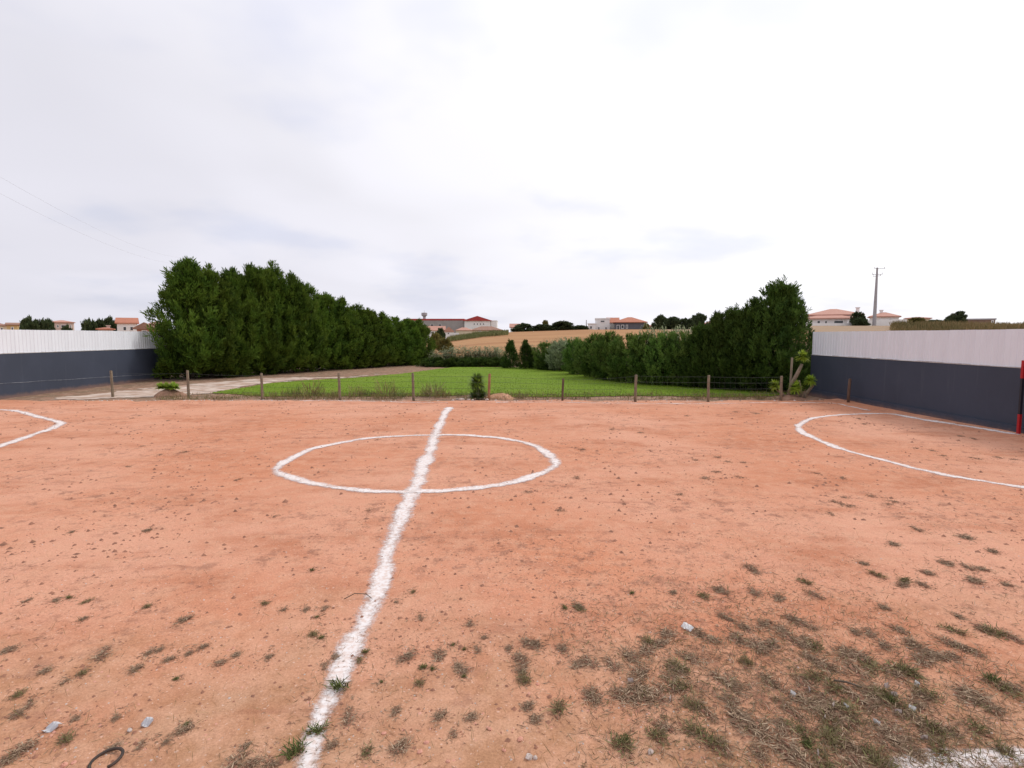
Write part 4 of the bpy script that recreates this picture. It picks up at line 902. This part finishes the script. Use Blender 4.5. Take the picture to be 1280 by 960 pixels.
def scatter(n, rng, ymin=2.9, ymax=None, power=1.6, gate=None):
    res = []
    while sum(len(r) for r in res) < n:
        y = ymin + (FY - .4 - ymin) * rng.uniform(0, 1, n * 2) ** power; x = rng.uniform(-1, 1, n * 2) * np.minimum(y * .95 + .5, 22)
        ok = (x > XW_L + .1) & (x < XW_R - .1)
        if gate is not None: ok &= rng.uniform(0, 1, n * 2) < gate(x, y)
        res.append(np.stack([x, y], 1)[ok])
    return np.vstack(res)[:n]
rg = np.random.default_rng(77)
patch = lambda x, y: np.clip((fbm(x * .55, y * .35, 61, 3) - .38) * 4, .05, 1)
xy = scatter(4200, rg, gate=patch); octa(len(xy), rg, (.004 + .016 * rg.uniform(0, 1, len(xy)) ** 3) * (1 + xy[:, 1] / 14), xy, M_LITTERSOIL, 'soil_crumbs')
xy = scatter(1700, rg, ymin=6.5, power=1.25, gate=lambda x, y: np.clip((fbm(x * .5, y * .3, 161, 4) - .40) * 6, .06, 1)); octa(len(xy), rg, .010 + .038 * rg.uniform(0, 1, len(xy)) ** 3, xy, M_LITTERSOIL, 'soil_crumbs')
xy = scatter(3800, rg, power=2.6); octa(len(xy), rg, rg.uniform(.004, .013, len(xy)), xy, M_DIRT, 'soil_lumps')
xy = scatter(1500, rg, power=3.0, gate=lambda x, y: np.clip(1.3 - y / 7, .04, 1)); octa(len(xy), rg, rg.uniform(.004, .013, len(xy)), xy, M_STONE, 'gravel')
xy = scatter(700, rg, power=2.4, gate=lambda x, y: np.clip(1.3 - y / 8, .05, 1)); octa(len(xy), rg, rg.uniform(.005, .017, len(xy)), xy, M_BRICKBIT, 'brick_crumbs')
def strewn(n, gate, mat, name, ln, power=2.0, tuft=.15, wd=(.003, .006)):
    xy = scatter(n, rg, gate=gate, power=power); z = zg(xy[:, 0], xy[:, 1]) + rg.uniform(0, .006, n)
    a = rg.uniform(0, 6.28, n); e = np.where(rg.uniform(0, 1, n) < tuft, rg.uniform(.5, 1.4, n), rg.uniform(0, .25, n))
    D = np.stack([np.cos(a) * np.cos(e), np.sin(a) * np.cos(e), np.sin(e)], 1)
    V, F = blades(np.column_stack([xy, z]), D, rg.uniform(*ln, n), rg.uniform(*wd, n), rg)
    return tag(link(name, mesh_np(name, V, F, [mat], attrs={'tint': np.repeat(rg.beta(1.5, 1.8, n), 4)})), kind='stuff')
la = np.array(litter_at); rep = np.repeat(la, 55, axis=0); n = len(rep)      # loose bits round every weed
rr_ = rg.normal(0, 1, (n, 2)) * np.array([.085, .14]) * rep[:, 2:3] * (1 + .25 * (rep[:, 1:2] > 8)); xy = rep[:, :2] + rr_; xy[:, 1] = np.minimum(xy[:, 1], FY - .6)
octa(len(xy[::2]), rg, .003 + .010 * rg.uniform(0, 1, len(xy[::2])) ** 2, xy[::2], M_LITTERSOIL, 'soil_crumbs')
z = zg(xy[1::2, 0], xy[1::2, 1]) + .003; n = len(z); a = rg.uniform(0, 6.28, n); e = rg.uniform(-.05, .3, n)
V, F = blades(np.column_stack([xy[1::2], z]), np.stack([np.cos(a) * np.cos(e), np.sin(a) * np.cos(e), np.sin(e)], 1), rg.uniform(.015, .06, n), rg.uniform(.003, .007, n), rg)
tag(link('loose_stalks', mesh_np('loose_stalks', V, F, [M_DRY], attrs={'tint': np.repeat(rg.beta(1.3, 1.8, n), 4)})), kind='stuff')
corner = lambda x, y: np.clip(1.25 - np.hypot((x - 2.2) / 2.1, (y - 4.3) / 1.7), 0, 1) ** .8 * np.clip((fbm(x * 1.7, y * 1.2, 91, 3) - .36) * 4, 0, 1)
strewn(11000, corner, M_DRY, 'dry_grass', (.03, .10), 2.2)
strewn(5000, corner, M_MIXW, 'sparse_grass', (.03, .09), 2.2, .5)
thin = lambda x, y: np.clip((fbm(x * .8, y * .5, 71, 3) - .5) * 5, 0, 1) * np.clip(1.3 - y / 14, .06, 1)
strewn(9000, thin, M_DRY, 'loose_stalks', (.02, .07), 1.9)
strewn(1400, lambda x, y: np.clip(1.2 - y / 7, 0, 1), M_STRAW, 'grass_stalks', (.05, .14), 2.2, .9, (.002, .004))

n = 2600; xs_ = rg.uniform(-16, 12.8, n); ys_ = FY + rg.normal(.25, .42, n); okk = (xs_ > -5) | (rg.uniform(0, 1, n) < .35)
xy = np.stack([xs_, ys_], 1)[okk]; octa(len(xy), rg, .012 + .05 * rg.uniform(0, 1, len(xy)) ** 3, xy, M_LITTERSOIL, 'soil_crumbs')
n = 900; xy = np.stack([rg.uniform(-18, 12.8, n), FY + rg.normal(-.25, .25, n)], 1); octa(n, rg, .012 + .045 * rg.uniform(0, 1, n) ** 3, xy, M_STONE, 'gravel')
# grass of the lawn: short blades, thicker along its ragged front
ln_ = np.array(LAWN); n = 45000
y = rg.uniform(0, 1, n) ** 3.2 * 24 + ln_[:, 1].min(); x = rg.uniform(-18, 13, n)
def inside(o, x, y):
    ins = np.zeros(x.shape, bool)
    for i in range(len(o)):
        (ax, ay), (bx_, by_) = o[i], o[(i + 1) % len(o)]
        if ay != by_: ins ^= ((ay > y) != (by_ > y)) & (x < (bx_ - ax) * (y - ay) / (by_ - ay) + ax)
    return ins
ok = inside(ln_, x, y); x, y = x[ok], y[ok]; n = len(x); a = rg.uniform(0, 6.28, n); e = rg.uniform(.5, 1.5, n)
V, F = blades(np.stack([x, y, np.zeros(n) - .04], 1), np.stack([np.cos(a) * np.cos(e), np.sin(a) * np.cos(e), np.sin(e)], 1), rg.uniform(.03, .07, n), rg.uniform(.015, .03, n), rg)
tag(link('lawn_grass', mesh_np('lawn_grass', V, F, [M_TURF], attrs={'tint': np.repeat(rg.uniform(0, 1, n), 4)})), kind='stuff')
n = 9000; x = rg.uniform(-15, 12.4, n); y = FY + .2 + rg.uniform(0, 1, n) ** 1.3 * 2.4; ok = rg.uniform(0, 1, n) < np.clip((fbm(x * .8, y * .8, 31, 3) - .34) * 4, .05, 1)
x, y = x[ok], y[ok]; n = len(x); a = rg.uniform(0, 6.28, n); e = rg.uniform(.6, 1.5, n)
V, F = blades(np.stack([x, y, np.zeros(n) - .09], 1), np.stack([np.cos(a) * np.cos(e), np.sin(a) * np.cos(e), np.sin(e)], 1), rg.uniform(.10, .32, n), rg.uniform(.01, .02, n), rg)
tag(link('rough_grass', mesh_np('rough_grass', V, F, [M_STRAW], attrs={'tint': np.repeat(rg.uniform(0, 1, n), 4)})), kind='stuff')

# ------------------------------------------------------------------ far buildings
def hip_roof(w, d, h, ov, z, ridge=0.45, gable=False, axis='x'):
    X, Y = w / 2 + ov, d / 2 + ov
    if axis == 'x': r = X if gable else max(X - Y * (1 - 0) * .95, X * .12); rid = [(-r, 0, z + h), (r, 0, z + h)]
    else: r = Y if gable else max(Y - X * .95, Y * .12); rid = [(0, -r, z + h), (0, r, z + h)]
    v = [(-X, -Y, z), (X, -Y, z), (X, Y, z), (-X, Y, z)] + rid + [(-X, -Y, z - .18), (X, -Y, z - .18), (X, Y, z - .18), (-X, Y, z - .18)]
    if axis == 'x': f = [(0, 1, 5, 4), (2, 3, 4, 5), (1, 2, 5), (3, 0, 4)]
    else: f = [(1, 2, 5, 4), (3, 0, 4, 5), (0, 1, 4), (2, 3, 5)]
    f += [(1, 0, 6, 7), (2, 1, 7, 8), (3, 2, 8, 9), (0, 3, 9, 6), (6, 9, 8, 7)]
    return v, f
def house(a0, a1, ytop_wall, ytop, D, label, wall, roof, kind='hip', axis='x', depth=None, ov=.35, wins=(), rot=0.0, turn=0.9, name='house', chimney=None, cat='house', zb=None, root=None):
    """a0..a1 and the two heights are sightlines at distance D; wins: (u, v, w, h) in fractions of front width / wall height"""
    p0, p1 = P(a0, 412, D), P(a1, 412, D); w = p1[0] - p0[0]; xc = (p0[0] + p1[0]) / 2; d = depth or max(5.0, w * .7)
    if zb is None: zb = float(zterr(xc, D)) - .3
    hw = P((a0 + a1) / 2, ytop_wall, D)[2] - zb; hr = P((a0 + a1) / 2, ytop, D)[2] - zb - hw
    own = root is None
    if own:
        phi = -math.atan2(xc, D) * turn + rot; w *= math.cos(phi)
        root = empty(name, (xc - math.sin(phi) * d / 2, D + math.cos(phi) * d / 2, zb), phi); tag(root, label, cat); off = Vector((0, 0, 0))
    else:
        phi = root.rotation_euler[2]; w *= math.cos(phi); q = Vector((xc - math.sin(phi) * d / 2, D + math.cos(phi) * d / 2, zb)) - root.location
        off = Vector((q.x * math.cos(phi) + q.y * math.sin(phi), -q.x * math.sin(phi) + q.y * math.cos(phi), q.z))
    m = MB(); m.box((off.x, off.y, off.z + hw / 2), (w, d, hw)); m.build('wall', wall, root)
    m = MB()
    if kind == 'flat': m.box((off.x, off.y, off.z + hw + max(hr, .2) / 2), (w + .3, d + .3, max(hr, .2)))
    else:
        v, f = hip_roof(w, d, hr, ov, off.z + hw + .18, gable=(kind == 'gable'), axis=axis); m.add([(p[0] + off.x, p[1] + off.y, p[2]) for p in v], f)
        if kind == 'gable' and axis == 'y':   # wall continues up into the gable
            g = MB(); y0 = off.y - d / 2; hh = hr * .9
            g.add([(off.x - w / 2, y0, off.z + hw), (off.x + w / 2, y0, off.z + hw), (off.x, y0, off.z + hw + hh), (off.x - w / 2, y0 + .2, off.z + hw), (off.x + w / 2, y0 + .2, off.z + hw), (off.x, y0 + .2, off.z + hw + hh)], [(0, 1, 2), (5, 4, 3), (1, 0, 3, 4), (2, 1, 4, 5), (0, 2, 5, 3)]); g.build('gable', wall, root)
    rf = m.build('roof', roof, root)
    if chimney:
        m = MB(); cx, chh = chimney; m.box((off.x + cx * w, off.y, off.z + hw + hr * .6 + chh / 2), (.5, .5, chh)); m.box((off.x + cx * w, off.y, off.z + hw + hr * .6 + chh + .08), (.7, .7, .14)); m.build('chimney', wall, rf)
    for (u, v_, ww, hh) in wins:
        wx, wz, W_, H_ = off.x + (u - .5) * w, off.z + v_ * hw, ww * w, hh * hw; y0 = off.y - d / 2
        m = MB(); t = .12
        for c, dd in (((wx - W_ / 2, y0 - .02, wz), (t, .16, H_ + t)), ((wx + W_ / 2, y0 - .02, wz), (t, .16, H_ + t)), ((wx, y0 - .02, wz + H_ / 2), (W_ - t, .15, t)), ((wx, y0 - .02, wz - H_ / 2), (W_ - t, .15, t))): m.box(c, dd)
        fr = m.build('window', M_WHITE, root)
        m = MB(); m.box((wx, y0 - .01, wz), (W_ - t, .06, H_ - t)); m.build('pane', M_PANE, fr)
    return root
# above the left wall
house(-14, 9, 407.5, 404.5, 150, 'house with brown tiled roof at the far left edge', M_CREAM, M_TILE_BR, wins=[(.7, .8, .12, .25)], zb=-1)
house(9, 22, 406.5, 404, 135, 'small yellow house behind the left wall', M_YELLOW, M_TILE_BR, 'gable', wins=[(.5, .85, .2, .15)], zb=-1)
house(63, 91, 403.3, 400.8, 160, 'long pale pink house between two clumps of trees on the left', M_PINK, M_TILE_PALE, wins=[(.35, .86, .08, .1), (.63, .86, .28, .1), (.9, .86, .06, .1)], zb=-1)
house(123, 139, 412.0, 410.3, 100, 'low orange roof just showing over the left wall', M_PINK, M_TILE, zb=-1, chimney=(.2, .5))
house(147, 170, 404.5, 397.8, 120, 'white two storey house with red roof above the left wall', M_WHITE, M_TILE, 'gable', 'x', wins=[(.40, .83, .17, .13), (.76, .83, .17, .13)], zb=-1)
house(171, 190, 411.5, 404.2, 90, 'brown gabled shed in front of the tall cypress row', M_TILE_PALE, M_TILE_BR, 'gable', 'y', wins=[(.5, .9, .3, .12)], zb=-1, name='shed', cat='shed', ov=.5)
house(186, 205, 406, 402.5, 130, 'pinkish house half hidden behind the first cypress', M_PINK, M_TILE_PALE, zb=-1)
# factory and village on the left of the straw field
fr_ = empty('factory', (P(555, 412, 330)[0], 330, -2)); tag(fr_, 'long grey factory with red roof edge and white gabled wing', 'factory')
house(505, 580, 400.5, 398.4, 330, None, M_GREYF, M_REDM, 'flat', depth=30, root=fr_, zb=-2, wins=[(.35, .80, .05, .08), (.47, .80, .05, .08), (.6, .8, .05, .08), (.25, .8, .05, .08)])
house(580.5, 613, 401, 395.3, 327, None, M_WHITE, M_REDM, 'gable', 'y', depth=28, root=fr_, zb=-2, ov=.8, wins=[(.38, .86, .04, .07), (.5, .86, .04, .07), (.62, .86, .04, .07), (.74, .86, .04, .07)])
house(613.5, 621, 401.2, 400.5, 328, None, M_WHITE, M_WHITE, 'flat', depth=20, root=fr_, zb=-2)
tw = P(530.5, 400, 370); zt = P(530.5, 388.5, 370)[2]
tr_ = empty('water_tower', (tw[0], 370, 0)); tag(tr_, 'slim tower with wider top rising behind the factory roof', 'tower')
m = MB(); m.tube([(0, 0, 0), (0, 0, zt * .80)], [1.1, .9], 12); m.build('shaft', M_CONC, tr_)
m = MB(); m.tube([(0, 0, zt * .80), (0, 0, zt * .84), (0, 0, zt * .93), (0, 0, zt * .94)], [.9, 1.9, 1.9, .8], 12); m.build('tank', M_CONC, tr_)
m = MB(); m.tube([(0, 0, zt * .94), (0, 0, zt * 1.02)], [.12, .06], 6); m.build('mast', M_CONC, tr_)
vz = 0.0
house(533, 556, 413.5, 408.0, 215, 'white village house with faded red roof below the factory', M_WHITE, M_TILE_PALE, 'gable', 'x', wins=[(.3, .85, .1, .12), (.6, .85, .1, .12)], zb=vz)
house(555, 567, 415.0, 409.0, 205, 'white gable ended house facing the field below the factory', M_WHITE, M_TILE_PALE, 'gable', 'y', wins=[(.5, .88, .2, .12)], zb=vz)
house(562, 573, 418.5, 416.0, 160, 'low white outbuilding beside the green crop strip', M_WHITE, M_WHITE, 'flat', zb=.3, name='outbuilding', cat='building')
house(570, 590, 413.2, 409.8, 235, 'house with pale brown hipped roof in front of the white factory wing', M_CREAM, M_TILE_PALE, zb=vz)
house(588, 628, 413.0, 408.2, 240, 'long low house with brown roof left of the clipped hedge', M_CREAM, M_TILE_BR, wins=[(.3, .93, .06, .06), (.6, .93, .06, .06)], zb=vz)
house(638, 656, 409.5, 405.0, 185, 'pinkish roofed house peeping out behind the clipped hedge', M_WHITE, M_TILE_PALE, 'gable', 'x', wins=[(.3, .8, .14, .2)])
# the pair of houses on the crest
wh = house(744, 762, 399.2, 397.6, 165, 'white modern house with flat roof on the crest of the straw field', M_WHITE, M_WHITE, 'flat', depth=9, wins=[(.5, .83, .28, .15), (.25, .2, .12, .3), (.75, .2, .12, .3)])
house(735, 744.3, 405.0, 404.3, 164, None, M_WHITE, M_WHITE, 'flat', depth=7, root=wh, wins=[(.4, .5, .3, .4)])
house(759, 773, 403.8, 397.2, 172, 'white house with steep orange red roof between its two neighbours', M_WHITE, M_TILE, 'gable', 'x', depth=8, chimney=(.1, .6))
house(768, 807, 403.3, 396.5, 160, 'slate grey bungalow with orange hipped roof on the crest', M_GREYW, M_TILE, 'hip', depth=11, ov=.5, wins=[(.26, .50, .085, .42), (.40, .50, .05, .42), (.12, .4, .08, .6)])
house(805, 817, 408.5, 406.8, 162, 'small orange brick shed right of the grey bungalow', M_TILE, M_TILE_PALE, 'gable', 'x', name='shed', cat='shed')
house(880, 897, 405.0, 401.5, 175, 'pale house far behind the dark hedge on the crest', M_CREAM, M_TILE_PALE, wins=[(.4, .8, .1, .2)])
# above the right wall
lh = house(1010, 1075, 394.4, 386.0, 96, 'long white house with two tiers of faded terracotta roof', M_WHITE, M_TILE_PALE, 'hip', depth=10, ov=.4, chimney=(.47, .7))
house(1004, 1068, 398.8, 395.3, 93.5, None, M_WHITE, M_TILE_PALE, 'hip', depth=4, ov=.4, root=lh, wins=[(.30, .66, .06, .36), (.44, .60, .05, .4), (.68, .62, .18, .42), (.90, .62, .10, .46)])
house(1088, 1122, 396.5, 391.0, 104, 'low house with pink tiled roof behind the leaning power pole', M_WHITE, M_TILE_PALE, 'hip', wins=[(.7, .8, .1, .1)], chimney=(-.1, .8))
gw = empty('garden_wall', (P(1077, 405, 91)[0], 91, float(zterr(56, 91)) - .3)); tag(gw, 'white garden wall running along the front of the houses on the right', 'wall')
m = MB()
for a0, a1, ht, hb in ((1010, 1060, 404.0, 410), (1060.2, 1100, 400.5, 410), (1100.2, 1133, 399.2, 410)):
    p, q = P(a0, ht, 91), P(a1, ht, 91); m = MB(); m.box(((p[0] + q[0]) / 2 - gw.location.x, 0, (p[2] - gw.location.z) / 2), (q[0] - p[0], .25, p[2] - gw.location.z)); m.build('wall_section', M_WHITE, gw)
house(1133, 1161, 398.5, 396.8, 118, 'low cream house behind the yellowish bush', M_CREAM, M_TILE_PALE, 'hip', wins=[(.3, .8, .08, .12)])
house(1197, 1242, 399.8, 398.2, 112, 'long low brown shed beside the windswept tree', M_BRICK, M_CONC, 'flat', depth=8, wins=[(.93, .75, .05, .3)], name='shed', cat='shed')

# power pole and cables
b0, t0 = P(1092.5, 410, 88), P(1097, 334.5, 88)
pr_ = empty('power_pole', (b0[0], 88, float(zterr(b0[0], 88)) - .3)); tag(pr_, 'tall concrete power pole rising beside the houses on the right', 'pole')
hz = t0[2] - pr_.location.z; dx = (t0[0] - b0[0]) * .25
m = MB(); m.tube([(0, 0, 0), (dx * .5, 0, hz * .5), (dx, 0, hz)], [.28, .21, .13], 8); m.build('pole_shaft', M_CONC, pr_)
for k, (zz_, wl, sh_) in enumerate(((hz * .985, 1.5, .3), (hz * .89, 1.5, 0), (hz * .865, 1.1, 0))):
    m = MB(); m.tube([(dx - wl * .5 + sh_, .05 * k, zz_ - .05 * k), (dx + wl * .6 + sh_, .05 * k, zz_)], .035, 6); ar = m.build('crossarm', M_CONC, pr_)
    for s_ in (-.45, .55):
        m = MB(); m.tube([(dx + wl * s_ + sh_, .05 * k, zz_ + .03), (dx + wl * s_ + sh_, .05 * k, zz_ + .26)], [.03, .045], 6); m.build('insulator', M_CONC, ar)
m = MB(); q = P(733, 400, 166); zq = float(zterr(q[0], 166)) - .3; m.tube([(0, 0, 0), (0, 0, q[2] - zq)], [.16, .12], 7)
tag(m.build('utility_post', M_CONC, None, False, (q[0], 166, zq)), 'short grey utility post left of the white modern house', 'pole')
for k, (ya, yb) in enumerate(((208, 322), (234, 330))):
    A = Vector(P(-90, ya - 40, 24)); B = Vector(P(225, yb, 80)); pts = [A.lerp(B, t) - Vector((0, 0, 1.0 * 4 * t * (1 - t))) for t in np.linspace(0, 1, 14)]
    m = MB(); m.tube([p - A for p in pts], .0035, 4, False)
    tag(m.build('power_cable', M_CONC, None, False, A), ['upper', 'lower'][k] + ' thin power cable slanting down the sky on the left', 'cable')

# ------------------------------------------------------------------ far trees and bushes
bt = [conifer(400 + k, 4.0, 2.4, st_, 120, 12, 6, (.30, .62), M_FARTREE, leaders=0, bulge=.25, rise=.7, wfac=.55) for k, st_ in enumerate(('dome', 'egg', 'dome'))]
bo = conifer(410, 3.0, 2.0, 'dome', 90, 12, 6, (.25, .5), M_OLIVE, leaders=0, bulge=.25, rise=.6, wfac=.5)
def far_tree(a0, a1, top, D, label, src=0, name='tree', cat='tree', group=None, base=None, mesh=None, H0=4.0, R0=2.5):
    x0, x1 = P(a0, 410, D)[0], P(a1, 410, D)[0]; x = (x0 + x1) / 2; zb = float(zterr(x, D)) - .1 if base is None else base
    h = P(a0, top, D)[2] - zb; s = (x1 - x0) / 2 / R0
    return plant(name, (x, D, zb), mesh or bt[src], (s, s * .9, h / H0 * .97), (a0 * .37) % 6.28, label, cat, group)
G = 'trees above the left boundary wall'
far_tree(24, 48, 400.3, 120, 'round dark tree right of the yellow house', 0, group=G, base=-.5); far_tree(40, 60, 402, 122, 'low round tree in the middle of the left tree clump', 1, group=G, base=-.5); far_tree(52, 69, 402.5, 124, 'dark tree touching the pale pink house', 2, group=G, base=-.5)
far_tree(74, 93, 410, 110, 'low scrub in front of the pale pink house', 0, 'bush', 'bush', base=-.5)
far_tree(102, 122, 402, 130, 'rounded grey green tree right of the pale pink house', 1, group=G, base=-.5); far_tree(116, 134, 402.5, 132, 'grey green tree in the middle of the clump beside the white house', 2, group=G, base=-.5); far_tree(126, 148, 400.3, 134, 'domed grey green tree against the white two storey house', 0, group=G, base=-.5)
far_tree(545, 556, 411, 190, 'dark round tree in front of the white village houses', 1); 
G = 'clipped hedge bushes on the crest'
far_tree(641, 668, 405, 158, 'rounded hedge bush at the left end of the clipped hedge', 0, 'hedge_bush', 'bush', G); far_tree(664, 692, 406, 158, 'rounded hedge bush in the middle of the clipped hedge', 2, 'hedge_bush', 'bush', G); far_tree(688, 719, 402.3, 158, 'largest rounded bush of the clipped hedge', 0, 'hedge_bush', 'bush', G); far_tree(715, 736, 407, 157, 'low bush at the right end of the clipped hedge', 2, 'hedge_bush', 'bush', G)
far_tree(676, 688, 401.5, 175, 'pale green tree top showing over the clipped hedge', 0, mesh=bo, H0=3.0, R0=2.1)
far_tree(804, 812, 405, 156, 'small yellowish bush right of the grey bungalow', 0, 'bush', 'bush', mesh=bo, H0=3.0, R0=2.1)
G = 'dark trees right of the bungalow'
far_tree(816, 836, 395.5, 160, 'dark tree at the left end of the hedge beside the bungalow', 0, group=G); far_tree(830, 852, 397.5, 160, 'dark tree in the middle of the hedge beside the bungalow', 2, group=G); far_tree(846, 868, 399, 160, 'lower dark tree at the right part of the hedge beside the bungalow', 1, group=G); far_tree(862, 886, 393.8, 166, 'taller rounded tree at the right end of that hedge', 0, group=G)
far_tree(1064, 1080, 391, 90, 'round dark shrub in front of the long white house, upper of two', 1, 'shrub', 'shrub'); far_tree(1067, 1085, 398.5, 87, 'round dark shrub at the foot of the power pole, lower of two', 0, 'shrub', 'shrub')
far_tree(1133, 1160, 397.8, 105, 'yellowish bush in front of the low cream house', 0, 'bush', 'bush', mesh=bo, H0=3.0, R0=2.1)
far_tree(1155, 1182, 400.5, 108, 'low dark green bush left of the windswept tree', 2, 'bush', 'bush')
# windswept tree: a crown blown over to one side
ws = conifer(420, 4.0, 2.3, 'dome', 150, 13, 6, (.25, .5), M_FARTREE, leaders=0, bulge=.15, rise=.6, wfac=.5)
co = np.empty(len(ws[0].vertices) * 3, np.float32); ws[0].vertices.foreach_get('co', co); co = co.reshape(-1, 3)
co[:, 0] = co[:, 0] * (1.05 - .10 * co[:, 2]) + .42 * (co[:, 2] - 1.2); co[:, 2] = np.maximum(co[:, 2], .5 + .12 * np.abs(co[:, 0])); ws[0].vertices.foreach_set('co', co.ravel()); ws[0].update()
o = far_tree(1177, 1206, 390.5, 98, 'windswept dark tree leaning right over the grassy bank', mesh=ws); o.rotation_euler = (0, 0, 0)
# shrubs below the village, at the left end of the field
for a0, a1, top, D, lab in ((536, 552, 417, 95, 'olive green shrub behind the end of the tall cypress row'), (545, 566, 424, 80, 'olive green shrub below the white outbuilding')):
    far_tree(a0, a1, top, D, lab, 0, 'shrub', 'shrub', mesh=bo, H0=3.0, R0=2.1)
# crop strip and grassy bank
def grass_band(name, f, n, hl, wl, mat, seed):
    rng = np.random.default_rng(seed); x, y = f(rng, n); z = zterr(x, y) - .05
    D = np.stack([rng.normal(0, .25, n), rng.normal(0, .25, n), np.ones(n)], 1); l = rng.uniform(*hl, n) * (.3 + 1.3 * fbm(x * .22, y * .22, seed, 3))
    V, F = blades(np.stack([x, y, z], 1), D, l, rng.uniform(*wl, n), rng)
    tag(link(name, mesh_np(name, V, F, [mat], attrs={'tint': np.repeat(np.clip(fbm(x * .12, y * .12, seed + 5, 3) + rng.normal(0, .15, n), 0, 1), 4)})), kind='stuff')
grass_band('tall_grass', lambda r, n: ((lambda u, D: (((1112 + 230 * u) - 640) / FPX * D, D))(r.uniform(0, 1, n), r.uniform(70, 84, n))), 9000, (.45, 1.05), (.05, .12), M_STRAW, 5)
grass_band('green_crop', lambda r, n: ((lambda u, D: (((560 + 75 * u) - 640) / FPX * D, D))(r.uniform(0, 1, n), r.uniform(128, 160, n))), 7000, (.5, 1.0), (.08, .2), M_CROP, 8)
grass_band('field_edge_grass', lambda r, n: ((lambda u, D: (((540 + 330 * u) - 640) / FPX * D, D))(r.uniform(0, 1, n), r.uniform(54, 62, n))), 7000, (.3, .8), (.03, .07), M_STRAW, 11)
